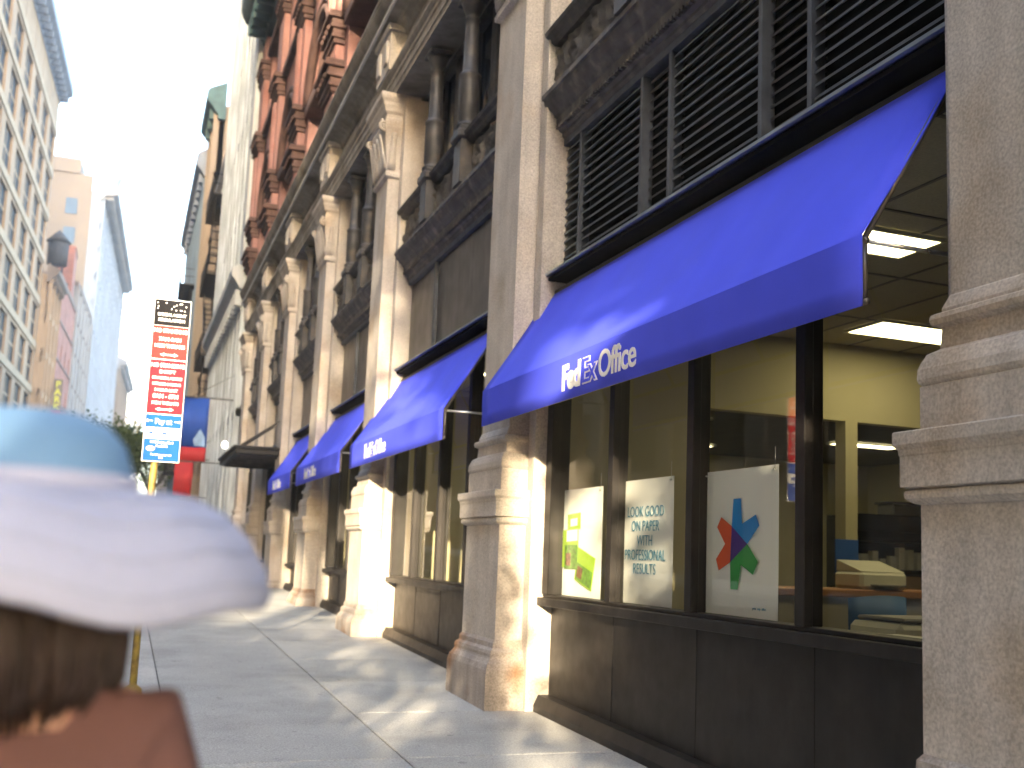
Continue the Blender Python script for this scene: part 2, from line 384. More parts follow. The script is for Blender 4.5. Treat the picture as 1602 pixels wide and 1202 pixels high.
# ------------------------------------------------------------------ the stone shop building
PIL = [(-3.6, -2.65), (2.45, 3.36), (8.38, 9.28), (13.8, 14.65), (18.5, 19.4), (23.0, 23.9), (27.4, 28.3), (31.8, 32.75)]
XF, XG = 2.9, 3.32
B = thing('shop_building', 'ornate stone building with glazed shop bays below and red terracotta arches above', 'building', (3.4, 10, 0.2))
def pilaster(y0, y1):
    zb = gz((y0 + y1) / 2) - .15
    def ring(o, z): return [(XF - o, y0 - o, z), (XF - o, y1 + o, z), (3.36, y1 + max(o, -.02), z), (3.36, y0 - max(o, -.02), z)]
    def part(prof, name, m, par):
        b = MB(); b.loft([ring(o, z) for o, z in prof]); return b.build(name, m, par)
    lower = part([(0, .72), (0, 1.71)], 'pilaster', 'limestone', B)
    # plinth with a round-shouldered top, then the torus the shaft stands on
    part([(.10, zb), (.10, .50), (.098, .53), (.085, .575), (.055, .615), (.05, .63), (.052, .655), (.045, .68), (.02, .70), (.018, .74), (0, .765), (-.01, .77)], 'plinth', 'granite_base', lower)
    part([(-.01, 1.70), (.0, 1.706), (.02, 1.712), (.042, 1.73), (.045, 1.745), (.042, 1.76), (.028, 1.768), (.055, 1.775), (.055, 1.894), (.058, 1.90), (.06, 1.92), (.072, 1.935), (.075, 1.94), (.075, 1.988), (.07, 1.993), (-.02, 1.996)],
         'cap_moulding', 'limestone', lower)
    part([(0, 1.99), (0, 2.171), (-.006, 2.174), (.003, 2.185), (.008, 2.20), (.006, 2.24), (-.004, 2.27), (-.02, 2.302), (-.045, 2.316), (-.055, 2.323), (-.06, 2.404), (-.05, 2.41), (-.032, 2.418), (-.026, 2.44), (-.03, 2.458), (-.045, 2.466), (-.06, 2.47), (-.06, 2.484), (-.066, 2.50), (-.08, 2.534), (-.085, 2.54)],
         'upper_base', 'limestone', lower)
    part([(-.085, 2.53), (-.085, 6.95)], 'upper_shaft', 'limestone', lower)
    # carved capital
    cap = MB()
    cap.loft([ring(o, z) for o, z in [(-.085, 6.50), (-.04, 6.53), (-.035, 6.57), (-.05, 6.60), (-.052, 6.66), (-.04, 6.80), (-.015, 6.98), (-.005, 7.12), (.008, 7.20), (.01, 7.28), (.0, 7.33), (-.01, 7.35), (-.01, 7.39), (.02, 7.42), (.03, 7.46), (.05, 7.50), (.055, 7.54), (.085, 7.58), (.095, 7.61), (.095, 7.66), (-.04, 7.664)]])
    for k in range(4):                                     # acanthus leaves, then a scroll at each corner
        yy = y0 + .14 + (y1 - y0 - .28) * k / 3
        cap.loft([[(XF + .045 - .085 * t + q * 0 - .02 * math.sin(math.pi * t) , yy + w * (1 - .5 * t) * math.cos(g), 6.64 + .5 * t + .02 * math.sin(g)) if False else (XF + .055 - .10 * t - .035 * math.sin(g) * (1 - t * .4), yy + .085 * (1 - .45 * t) * math.cos(g), 6.62 + .52 * t) for g in [R(20 * j) for j in range(10)]] for t in (0, .2, .4, .6, .8, .95)], closed=True, smooth=True)
    for k in range(2):
        xx = 3.02 + .16 * k
        cap.loft([[(xx + .06 * (1 - .45 * t) * math.cos(g), y0 + .055 - .09 * t - .035 * math.sin(g), 6.62 + .52 * t) for g in [R(20 * j) for j in range(10)]] for t in (0, .2, .4, .6, .8, .95)], closed=True, smooth=True)
    for sy in (y0 + .03, y1 - .03):
        cap.tube([(XF - .02 + .008 * a * math.cos(a * 1.3), sy, 7.22 + .008 * a * math.sin(a * 1.3)) for a in [x * .5 for x in range(1, 19)]], .022, 6)
    cap.tube([(XF - .045, y0 + .03, 7.30), (XF - .05, (y0 + y1) / 2, 7.26), (XF - .045, y1 - .03, 7.30)], .02, 6)
    cap.build('capital', 'limestone', lower)
    # stepped pier strip each side
    for a, b in ((y0 - .145, y0 - .0), (y1, y1 + .095)):
        MB().bbox(3.13, 3.45, a, b, zb, 7.6, .006).build('pier_strip', 'limestone', lower)
for a, b in PIL: pilaster(a, b)

def bar(m, x0, x1, y0, y1, z0, z1): m.bbox(x0, x1, y0, y1, z0, z1, .004)
LOUV = lambda m, y0, y1, x0=3.33, x1=3.40: [m.add([(x0, y0, z), (x1, y0, z + .055), (x1, y1, z + .055), (x0, y1, z), (x0, y0, z - .016), (x1, y0, z + .039), (x1, y1, z + .039), (x0, y1, z - .016)],
            [(0, 1, 2, 3), (7, 6, 5, 4), (0, 3, 7, 4), (1, 5, 6, 2), (0, 4, 5, 1), (3, 2, 6, 7)]) for z in [3.915 + k * .0745 for k in range(15)]]
def relief(y0, y1, z0, z1, x, m, par, amp=.05, name='carved_panel'):
    """cast scrollwork panel as a displaced grid"""
    nu, nv = max(8, int((y1 - y0) / .028)), max(6, int((z1 - z0) / .028)); vs = []; fs = []
    for j in range(nv + 1):
        for i in range(nu + 1):
            y = y0 + (y1 - y0) * i / nu; z = z0 + (z1 - z0) * j / nv
            u = (y - y0) / (z1 - z0); v = (z - z0) / (z1 - z0)
            c = u % 1.0 - .5; d = v - .5; rr = math.hypot(c, d); an = math.atan2(d, c) * (1 if int(u) % 2 else -1)
            h = max(0, math.sin(rr * 24 + an * 2)) * (rr < .46) + .5 * max(0, mnoise.noise(Vector((y * 9, z * 9, 3))))
            if i in (0, nu) or j in (0, nv): h = 0
            vs.append((x - amp * h, y, z))
    for j in range(nv):
        for i in range(nu):
            a = j * (nu + 1) + i; fs.append((a, a + 1, a + nu + 2, a + nu + 1))
    mb = MB(); mb.add(vs, fs, True); return mb.build(name, m, par)
def bay(idx, y0, y1, mulls, louv_segs, kind='shop'):
    ym = (y0 + y1) / 2; zb = gz(ym) - .2
    a, b = y0 + .09, y1 - .14
    if kind == 'shop':
        bh = MB(); bar(bh, 3.33, 3.42, a, b, zb, 1.06)
        for k in range(3):                                   # raised vertical seams
            yy = a + (b - a) * (k + 1) / 4; bar(bh, 3.326, 3.335, yy - .006, yy + .006, zb + .1, 1.06)
        bh_o = bh.build('bulkhead', 'bronze', B)
        k = MB(); zz = gz(a) + .0
        k.add([(3.20, a, gz(a) - .1), (3.33, a, gz(a) - .1), (3.33, a, gz(a) + .13), (3.24, a, gz(a) + .13), (3.20, a, gz(a) + .05),
               (3.20, b, gz(b) - .1), (3.33, b, gz(b) - .1), (3.33, b, gz(b) + .13), (3.24, b, gz(b) + .13), (3.20, b, gz(b) + .05)],
              [(0, 1, 2, 3, 4), (9, 8, 7, 6, 5), (3, 2, 7, 8), (4, 3, 8, 9), (0, 4, 9, 5)])
        k.build('kick_ledge', 'bronze', bh_o)
        w = MB(); bar(w, 3.20, 3.40, a, b, 1.06, 1.125); bar(w, 3.25, 3.40, a, b, 1.125, 1.15)
        bar(w, 3.24, 3.40, a, a + .09, 1.15, 3.56); bar(w, 3.24, 3.40, b - .13, b, 1.15, 3.56); bar(w, 3.26, 3.40, a, b, 3.56, 3.70)
        wo = w.build('shop_window', 'bronze', B)
        for m0, m1 in mulls:
            mm = MB(); bar(mm, 3.245, 3.30, m0 + .02, m1 - .025, 1.15, 3.56); bar(mm, 3.30, 3.38, m0 + .045, m1 - .045, 1.15, 3.56)
            mm.build('mullion', 'bronze', wo)
        edges = [a + .09] + sum([[p, q] for p, q in mulls], []) + [b - .13]
        for i in range(0, len(edges), 2):
            g = MB(); g.quad((XG, edges[i], 1.15), (XG, edges[i + 1], 1.15), (XG, edges[i + 1], 3.56), (XG, edges[i], 3.56)); g.build('pane', 'shop_glass', wo)
    # near-black strip painted for the shade behind awning head + projecting drip edge
    f = MB(); bar(f, 3.36, 3.46, a, b, 3.70, 3.86); fo = f.build('shadow_strip', 'void', B)
    f = MB(); f.profile_y([(3.17, 3.815), (3.17, 3.835), (3.34, 3.885), (3.46, 3.885), (3.46, 3.865), (3.34, 3.865), (3.19, 3.812)], a - .04, b + .12)
    f.build('drip_edge', 'ledge_metal', fo)
    f = MB(); f.profile_y([(3.20, 3.775), (3.20, 3.806), (3.34, 3.855), (3.46, 3.855), (3.46, 3.775)], a, b + .06); f.build('soffit', 'void', fo)  # underside coloured near-black for the shade below the drip edge
    # grille or flat panels
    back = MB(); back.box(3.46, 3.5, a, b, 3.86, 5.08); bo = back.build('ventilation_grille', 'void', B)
    fr = MB(); cuts = sorted(set([s for seg in louv_segs for s in seg[:2]]))
    for c in cuts: bar(fr, 3.305, 3.40, c - .02, c + .02, 3.88, 5.03)
    bar(fr, 3.30, 3.40, a, b, 4.99, 5.05)
    fr.build('grille_frame', 'louver_paint', bo)
    for s0, s1, t in louv_segs:
        if t == 'panel':
            pm = MB(); bar(pm, 3.35, 3.40, s0 + .025, s1 - .025, 3.9, 4.98); pm.build('flat_panel', 'panel_metal', bo)
        else:
            lm = MB(); LOUV(lm, s0 + .02, s1 - .02, 3.33 if t == 'wide' else 3.37, 3.40 if t == 'wide' else 3.44)
            lm.build('louver', 'louver_paint' if t == 'wide' else 'iron_dark', bo)
    # moulded iron string course
    c = MB()
    c.profile_y([(3.46, 5.05), (3.30, 5.05), (3.28, 5.075), (3.28, 5.10), (3.25, 5.115), (3.225, 5.16), (3.22, 5.22), (3.20, 5.235), (3.19, 5.26), (3.15, 5.29), (3.115, 5.34), (3.11, 5.37), (3.09, 5.375), (3.09, 5.415), (3.12, 5.42), (3.46, 5.42)], a - .03, b + .03)
    for z in (5.13,):
        n = int((b - a) / .05)
        for k in range(n): c.box(3.21, 3.25, a + (b - a) * k / n, a + (b - a) * k / n + .026, z - .01, z + .02)
    co = c.build('string_course', 'iron_grey', B)
    relief(a, b, 5.44, 5.86, 3.22, 'iron_grey', co)
    c = MB(); c.box(3.24, 3.46, a, b, 5.42, 5.9)
    c.profile_y([(3.46, 5.88), (3.18, 5.88), (3.15, 5.90), (3.14, 5.93), (3.10, 5.95), (3.09, 5.985), (3.46, 5.99)], a - .02, b + .02); c.build('sill_rail', 'iron_dark', co)
    # upper window: three lights between turned iron columns on posts
    w = MB(); bar(w, 3.46, 3.56, a, a + .12, 5.99, 7.66); bar(w, 3.46, 3.56, b - .12, b, 5.99, 7.66); bar(w, 3.46, 3.56, a, b, 5.99, 6.07)
    ncol = 2; cy = [a + (b - a) * (k + 1) / 3 for k in range(ncol)]
    for y in cy: bar(w, 3.44, 3.58, y - .10, y + .10, 6.0, 7.66)
    mid = [a + (b - a) * (k + .5) / 3 for k in range(3)]
    for y in mid: bar(w, 3.48, 3.54, y - .02, y + .02, 6.0, 7.66)
    wo = w.build('upper_window', 'iron_dark', B)
    g = MB(); g.box(3.52, 3.525, a, b, 6.0, 7.66); g.build('pane', 'dark_glass', wo)
    for y in cy:
        p = MB(); bar(p, 3.07, 3.30, y - .13, y + .13, 5.43, 5.92)
        p.bbox(3.03, 3.32, y - .17, y + .17, 5.92, 6.03, .025); p.bbox(3.06, 3.30, y - .14, y + .14, 6.03, 6.08, .01)
        p.lathe(3.18, y, [(.13, 6.08), (.135, 6.11), (.11, 6.13), (.10, 6.15), (.115, 6.18), (.118, 6.6), (.115, 6.66), (.125, 6.675), (.125, 6.70), (.105, 6.72), (.085, 6.75), (.078, 7.25), (.075, 7.34), (.09, 7.35), (.075, 7.37), (.08, 7.40), (.12, 7.50), (.14, 7.54)], 18)
        p.bbox(3.04, 3.32, y - .15, y + .15, 7.54, 7.60, .01)
        p.build('column', 'iron_column', B)
seg1 = [(3.46, 4.68, 'wide'), (4.68, 5.17, 'narrow'), (5.17, 6.31, 'wide'), (6.31, 6.75, 'narrow'), (6.75, 7.88, 'wide'), (7.88, 8.27, 'wide')]
bay(0, -2.65, 2.45, [(-1.2, -1.07), (0, .13), (1.2, 1.33)], [(-2.5, -1.2, 'wide'), (-1.2, .2, 'wide'), (.2, 2.3, 'wide')])
bay(1, 3.36, 8.38, [(4.60, 4.73), (5.76, 5.89), (6.92, 7.05)], seg1)
bay(2, 9.28, 13.8, [(10.4, 10.53), (11.45, 11.58), (12.55, 12.68)], [(9.4, 9.98, 'wide'), (9.98, 12.35, 'panel'), (12.35, 13.68, 'panel')])
bay(3, 14.65, 18.5, [(15.6, 15.73), (16.55, 16.68), (17.4, 17.53)], [(14.8, 16.0, 'panel'), (16.0, 17.1, 'panel'), (17.1, 18.38, 'panel')])
bay(4, 19.4, 23.0, [(20.3, 20.43), (21.2, 21.33), (22.1, 22.23)], [(19.5, 21.2, 'panel'), (21.2, 22.9, 'panel')])
bay(5, 23.9, 27.4, [(24.9, 25.03), (26.2, 26.33)], [(24.0, 25.6, 'panel'), (25.6, 27.3, 'panel')])
bay(6, 28.3, 31.8, [(29.4, 29.53), (30.6, 30.73)], [(28.4, 30.0, 'panel'), (30.0, 31.7, 'panel')])
Y0B, Y1B = -3.7, 32.8
def entablature():
    e = MB()
    e.profile_y([(3.6, 7.66), (2.99, 7.66), (2.99, 7.74), (2.975, 7.745), (2.975, 7.86), (2.96, 7.865), (2.96, 7.93), (2.94, 7.95), (2.92, 7.99), (2.92, 8.03), (3.13, 8.04), (3.13, 8.58), (3.10, 8.60), (3.07, 8.66), (2.99, 8.69), (2.97, 8.72), (2.84, 8.74),
                 (2.82, 8.78), (2.82, 8.86), (2.80, 8.87), (2.77, 8.90), (2.745, 8.95), (2.74, 8.99), (2.725, 9.0), (2.725, 9.05), (2.78, 9.07), (3.6, 9.12)], Y0B, Y1B)
    eo = e.build('entablature', 'cornice_stone', B)
    g = MB(); g.profile_y([(2.80, 8.74), (2.80, 8.775), (2.83, 8.78), (2.85, 8.745)], Y0B, Y1B); g.build('gutter_strip', 'gutter_metal', eo)
    for a, b in PIL:
        r = MB(); r.bbox(2.90, 3.15, a + .02, b - .02, 8.035, 8.60, .01); r.bbox(2.86, 3.15, a - .02, b + .02, 8.60, 8.70, .015); r.build('pilaster_block', 'limestone', eo)
        for q in (a + .1, b - .3): r = MB(); r.bbox(2.87, 2.93, q, q + .2, 8.15, 8.5, .02); r.build('bracket', 'limestone', eo)
entablature()
m = MB(); m.box(3.58, 16, Y0B, Y1B, 3.72, 17.2); m.build('wall', 'limestone', B)
m = MB(); m.box(3.46, 3.60, Y0B, Y1B, 5.06, 5.9); m.box(3.40, 3.60, Y0B, Y1B, 7.6, 8.6); m.build('backing_wall', 'iron_dark', B)
m = MB(); m.box(3.42, 16, -3.72, -3.6, -.3, 3.72); m.box(3.42, 16, 32.65, 32.78, 0, 3.72); m.box(15.9, 16, -3.6, 32.65, -.3, 3.72); m.build('end_wall', 'olive_wall', B)
def red_storeys():
    w = MB(); zt = 17.2
    # plain panels between openings
    w.box(3.05, 3.58, Y0B, Y1B, 9.08, 9.25)
    w.box(3.05, 3.58, Y0B, Y1B, 13.0, 13.7); w.box(3.05, 3.58, Y0B, Y1B, 16.3, zt)
    for a, b in PIL:
        w.bbox(2.88, 3.3, a + .02, b - .02, 9.06, zt - .3, .02)
        w.box(3.05, 3.58, a - .35, b + .35, 9.08, 16.4)
    N = 14
    bays = [(PIL[i][1] + .35, PIL[i + 1][0] - .35) for i in range(len(PIL) - 1)]
    for y0, y1 in bays:
        c = (y0 + y1) / 2; r = (y1 - y0) / 2; zs = 11.0; top = 13.0
        arc = [(c - r * math.cos(math.pi * k / N), zs + min(r * math.sin(math.pi * k / N), 1.95)) for k in range(N + 1)]
        for k in range(N):
            (ya, za), (yb, zb) = arc[k], arc[k + 1]
            w.add([(3.05, ya, za), (3.05, yb, zb), (3.05, yb, top), (3.05, ya, top), (3.5, ya, za), (3.5, yb, zb)], [(0, 1, 2, 3), (0, 4, 5, 1)])
        w.box(3.3, 3.42, c - .12, c + .12, 9.08, 12.9); 
        w.box(3.15, 3.42, c - .16, c + .16, 13.7, 16.3)
    wo = w.build('terracotta_wall', 'terracotta', B)
    for y0, y1 in bays:
        c = (y0 + y1) / 2; r = (y1 - y0) / 2
        g = MB(); g.box(3.44, 3.47, y0, y1, 9.08, 13.0); go = g.build('arched_window', 'dark_glass', B)
        a = MB(); pts = [(3.0, c - (r - .02) * math.cos(math.pi * k / 18), 11.0 + min((r - .02) * math.sin(math.pi * k / 18), 1.93)) for k in range(19)]
        a.tube(pts, .10, 8); a.tube([(p[0] + .2, p[1] * .97 + c * .03, p[2] - .08) for p in pts], .07, 6)
        pts2 = [(2.98, c - (r + .16) * math.cos(math.pi * k / 18), 11.0 + min((r + .16) * math.sin(math.pi * k / 18), 2.05)) for k in range(19)]
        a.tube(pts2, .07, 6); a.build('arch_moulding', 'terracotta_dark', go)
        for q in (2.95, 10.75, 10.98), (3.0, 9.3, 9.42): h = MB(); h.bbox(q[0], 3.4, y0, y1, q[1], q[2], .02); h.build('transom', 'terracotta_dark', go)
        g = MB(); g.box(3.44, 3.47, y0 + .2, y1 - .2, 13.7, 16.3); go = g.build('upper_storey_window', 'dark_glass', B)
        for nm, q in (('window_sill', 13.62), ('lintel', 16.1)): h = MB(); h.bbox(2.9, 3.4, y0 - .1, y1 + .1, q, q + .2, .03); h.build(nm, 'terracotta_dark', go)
    for a, b in PIL:
        for zc, s in ((9.62, 1.0), (10.55, .9), (13.2, .9), (15.5, .8)):
            st = MB(); z = zc
            for dz, o in ((.10, .05), (.06, .10), (.11, .07), (.06, .14), (.12, .11), (.07, .20), (.07, .17)):
                st.bbox(2.88 - o * s, 3.32, a - o * s * .8, b + o * s * .8, z, z + dz, .012); z += dz
            for k in range(4):                                # rosettes on the band
                yy = a + .12 + (b - a - .24) * k / 3; st.lathe(2.90 - .13 * s, yy, [(.05, zc + .27), (.07, zc + .32), (.05, zc + .37)], 8)
            st.build('banded_capital', 'terracotta_dark', wo)
        rb = MB(); rb.bbox(2.80, 2.92, a + .30, a + .36, 10.9, 13.1, .01); rb.bbox(2.80, 2.92, b - .36, b - .30, 10.9, 13.1, .01)
        rb.build('rib', 'terracotta', wo)
    c = MB()
    c.profile_y([(3.6, 17.0), (2.86, 17.0), (2.84, 17.12), (2.78, 17.2), (2.6, 17.3), (2.5, 17.5), (2.3, 17.62), (2.2, 17.8), (2.14, 18.0), (2.14, 18.4), (2.3, 18.5), (3.6, 18.8)], Y0B, Y1B)
    y = Y0B
    while y < Y1B - .3: c.bbox(2.35, 2.9, y + .1, y + .3, 17.0, 17.5, .03); y += .55
    c.build('top_cornice', 'verdigris', B)
red_storeys()

# store interior (floor, ceiling, walls are parts of the building)
m = MB(); m.box(3.42, 15.9, -3.6, 32.65, .0, .24); m.build('shop_floor', 'carpet', B)
def interior():
    c = MB()
    c.box(3.42, 15.9, -3.6, 32.65, 3.64, 3.72)
    co = c.build('ceiling', 'ceiling_tile', B)
    g = MB()
    x = 3.5
    while x < 12: g.box(x - .012, x + .012, -3.5, 17, 3.633, 3.64); x += .61
    y = -3.4
    while y < 17: g.box(3.45, 12, y - .012, y + .012, 3.630, 3.6385); y += 1.22
    g.build('ceiling_grid', 'machine_grey', co)
    w = MB(); w.box(3.42, 4.95, 8.6, 8.72, .24, 3.64); w.box(4.95, 13, 8.6, 8.72, 2.88, 3.64); w.box(6.50, 6.64, 8.58, 8.74, .24, 2.88)
    w.build('partition', 'olive_wall', B)
    w = MB(); w.box(4.95, 5.03, 8.72, 32.6, .24, 3.64); w.build('corridor_wall', 'cream_wall', B)
    w = MB(); w.box(3.42, 4.95, 14.2, 14.3, .24, 3.64); w.box(3.42, 4.95, 18.9, 19.0, .24, 3.64); w.box(3.42, 4.95, 23.4, 23.5, .24, 3.64); w.build('cross_wall', 'olive_wall', B)
    w = MB(); w.box(5.03, 13, 16.5, 16.6, .24, 3.4); w.box(13, 13.1, -3.6, 16.6, .24, 3.64)
    for k in range(6): w.box(7 + k * 1.1, 7.06 + k * 1.1, 16.44, 16.5, .24, 3.4)
    w.build('rear_wall', 'cream_wall', B)
    w = MB(); w.box(5.03, 13, 8.72, 16.5, 3.36, 3.42); w.build('dark_ceiling', 'dark_soffit', B)
interior()

# ------------------------------------------------------------------ ceiling lights
def light_panel(x0, x1, y0, y1, z, label, m='lamp_panel'):
    t = thing('ceiling_light', label, 'ceiling light', ((x0 + x1) / 2, (y0 + y1) / 2, z), 'fluorescent troffers in the shop ceiling')
    f = MB()
    for a in ((x0 - .03, x0, y0 - .03, y1 + .03), (x1, x1 + .03, y0 - .03, y1 + .03), (x0, x1, y0 - .03, y0), (x0, x1, y1, y1 + .03)): f.box(*a, z - .004, z + .02)
    f.build('frame', 'machine_white', t)
    d = MB(); d.box(x0, x1, y0, y1, z, z + .015); d.build('diffuser', m, t)
light_panel(6.10, 7.20, 7.52, 8.02, 3.615, 'long glowing ceiling panel level with the top of the near stone pier base')
light_panel(4.24, 4.90, 5.46, 5.88, 3.615, 'glowing ceiling panel seen past the near end of the large awning, above the blue rod')
light_panel(6.1, 7.2, 5.2, 5.7, 3.615, 'unseen ceiling panel added deeper in the shop behind the near pier as fill light')  # hidden panel, added to brighten the shop
light_panel(5.6, 6.7, 9.9, 10.1, 3.33, 'slim ceiling light just beyond the dark opening behind the star poster', 'lamp_panel_far')
light_panel(6.2, 7.1, 12.2, 12.5, 3.33, 'small dim ceiling light in the rear room above the star poster', 'lamp_panel_far')
light_panel(10.0, 11.1, 13.3, 13.6, 3.33, 'bright strip light right of the cream post in the rear room', 'lamp_panel_far')
light_panel(3.9, 4.5, 11.0, 12.2, 3.615, 'ceiling panel behind the second shop window', 'lamp_panel_far')
light_panel(3.9, 4.5, 16.2, 17.4, 3.615, 'ceiling panel behind the third shop window', 'lamp_panel_far')
light_panel(7.6, 8.8, 15.0, 15.4, 3.33, 'strip light washing the rear wall of the shop', 'lamp_panel_far')

# ------------------------------------------------------------------ shop furniture
t = thing('service_counter', 'long wooden topped service counter across the shop opening', 'counter', (8, 8.2, .24))
m = MB(); m.bbox(4.98, 11, 7.9, 8.5, 1.20, 1.27, .01); m.build('counter_top', 'counter_wood', t)
m = MB(); m.box(5.02, 10.95, 7.98, 8.45, .24, 1.20)
for k in range(6): m.box(5.5 + k, 5.53 + k, 7.965, 7.985, .3, 1.15)
m.build('counter_front', 'counter_front', t)
def printer(x, y, z, lab):
    t = thing('desktop_printer', lab, 'printer', (x, y, z), 'pale office machines on the counter')
    m = MB(); m.bbox(x - .26, x + .26, y - .2, y + .2, z, z + .16, .03); m.add([(x - .24, y - .18, z + .16), (x + .24, y - .18, z + .16), (x + .24, y + .18, z + .26), (x - .24, y + .18, z + .26), (x - .24, y + .18, z + .16), (x + .24, y + .18, z + .16)], [(0, 1, 2, 3), (3, 2, 5, 4), (0, 3, 4), (1, 5, 2)]); m.build('body', 'machine_white', t)
    m = MB(); m.bbox(x - .16, x + .16, y - .30, y - .19, z + .03, z + .05, .005); m.build('paper_tray', 'machine_grey', t)
printer(6.45, 8.15, 1.27, 'pale printer on the counter beside the cream post')
printer(7.75, 8.15, 1.27, 'pale printer at the right of the counter, near the pier')
for x, lab in ((6.35, 'small blue notice card standing on the counter left of the dark shelf'), (7.62, 'small blue notice card standing on the counter against the cartons')):
    t = thing('notice_card', lab, 'notice', (x, 8.3, 1.27), 'blue cards on the counter')
    m = MB(); m.bbox(x - .13, x + .13, 8.36, 8.375, 1.40, 1.72, .003); m.build('card', 'card_blue', t)
    m = MB(); m.box(x - .08, x + .08, 8.354, 8.3595, 1.50, 1.52); m.box(x - .08, x + .04, 8.354, 8.3595, 1.46, 1.475); m.build('text_line', 'paper', t)
    m = MB(); m.bbox(x - .02, x + .02, 8.35, 8.39, 1.27, 1.40, .003); m.build('stand', 'black_metal', t)
t = thing('display_shelf', 'black display shelf of small packets behind the counter', 'shelf', (9.2, 10.6, .24))
m = MB()
for z in (.4, 1.0, 1.42, 1.78, 2.04): m.bbox(7.9, 11.4, 10.4, 10.8, z, z + .04, .005)
for x in (7.9, 9.05, 10.2, 11.36): m.bbox(x, x + .04, 10.4, 10.8, .24, 2.04, .005)
m.box(7.92, 11.38, 10.78, 10.8, .3, 2.05); m.bbox(7.88, 11.42, 10.36, 10.42, 1.90, 2.10, .005); m.build('rack', 'shelf_black', t)
m = MB(); rnd = random.Random(3)
x = 8.0
while x < 11.2: 
    m.box(x, x + .08, 10.42, 10.5, 1.46, 1.46 + rnd.uniform(.12, .26)); x += rnd.uniform(.11, .16)
m.build('packet_row', 'paper', t)
for i, x in enumerate((8.35, 9.35, 10.35)):
    t = thing('carton', ['brown carton at the left end of the dark shelf', 'brown carton in the middle of the dark shelf', 'brown carton at the right end of the dark shelf'][i], 'box', (x, 10.5, 1.04), 'brown cartons on the black shelf')
    m = MB(); m.bbox(x, x + .6, 10.38, 10.7, 1.04, 1.38, .006); m.build('box_body', 'carton', t)
    m = MB(); m.box(x + .28, x + .33, 10.374, 10.379, 1.05, 1.37); m.build('tape', 'paper', t)
for i, (x, w) in enumerate(((8.6, .9), (10.0, .8))):
    t = thing('storage_bin', ['dark lidded bin on top of the shelf, nearer the cream post', 'dark lidded bin on top of the shelf, nearer the pier'][i], 'bin', (x, 10.6, 2.1), 'bins on the black shelf')
    m = MB(); m.bbox(x, x + w, 10.45, 10.75, 2.10, 2.24, .02); m.build('bin_body', 'machine_grey', t)
    m = MB(); m.bbox(x - .02, x + w + .02, 10.43, 10.77, 2.24, 2.27, .006); m.build('lid', 'shelf_black', t)
t = thing('work_table', 'long cream work table just inside the near shop window', 'table', (4.6, 4.9, .24))
m = MB(); m.bbox(3.60, 5.6, 3.7, 5.3, 1.02, 1.06, .01); m.build('table_top', 'machine_white', t)
for x, y in ((3.7, 3.8), (5.5, 3.8), (3.7, 5.2), (5.5, 5.2)):
    m = MB(); m.bbox(x - .025, x + .025, y - .025, y + .025, .24, 1.02, .004); m.build('leg', 'black_metal', t)
t = thing('copier', 'low cream copier on the work table under the shop window', 'copier', (4.4, 5.0, 1.06))
m = MB(); m.bbox(3.95, 4.75, 4.75, 5.2, 1.061, 1.16, .03); m.build('body', 'machine_white', t)
m = MB(); m.bbox(4.0, 4.7, 4.78, 5.18, 1.165, 1.19, .01); m.build('lid', 'machine_grey', t)
m = MB(); m.bbox(4.1, 4.22, 4.742, 4.749, 1.09, 1.13, .001); m.build('button_panel', 'red_plastic', t)
for i, (x, y, r_) in enumerate(((3.75, 4.5, .1), (4.9, 4.6, -.2), (5.2, 5.0, .15))):
    t = thing('paper_stack', ['stack of white paper nearest the window sill', 'stack of white paper right of the copier', 'stack of white paper at the far side of the table'][i], 'paper', (x, y, 1.06), 'paper stacks on the work table')
    m = MB(Matrix.Translation((x, y, 1.061)) @ Matrix.Rotation(r_, 4, 'Z'))
    for k in range(4): m.box(-.11 + .004 * k, .11 + .003 * k, -.15, .15 - .004 * k, .0145 * k, .0145 * k + .013)
    m.build('sheets', 'paper', t)
t = thing('office_chair', 'blue curved back office chair between the window and the counter', 'chair', (5.4, 6.5, .24))
m = MB()
rings = []
for k in range(9):
    a = R(-60 + 15 * k); cx, cy = 5.4 + .28 * math.sin(a), 6.7 - .28 * math.cos(a) + .2
    rings.append([(cx, cy, .85), (cx * 1 + .03 * math.sin(a), cy - .03 * math.cos(a), .85), (cx + .03 * math.sin(a), cy - .03 * math.cos(a), 1.20 + .06 * math.cos(a)), (cx, cy, 1.20 + .06 * math.cos(a))])
m.loft(rings, smooth=True); m.build('backrest', 'chair_blue', t)
m = MB(); m.bbox(5.14, 5.66, 6.65, 7.1, .70, .78, .03); m.build('seat', 'chair_blue', t)
m = MB(); m.tube([(5.4, 6.85, .3), (5.4, 6.85, .7)], .03); 
for k in range(5): m.tube([(5.4, 6.85, .33), (5.4 + .28 * math.cos(k * 1.257), 6.85 + .28 * math.sin(k * 1.257), .27)], .018)
m.build('pedestal', 'black_metal', t)

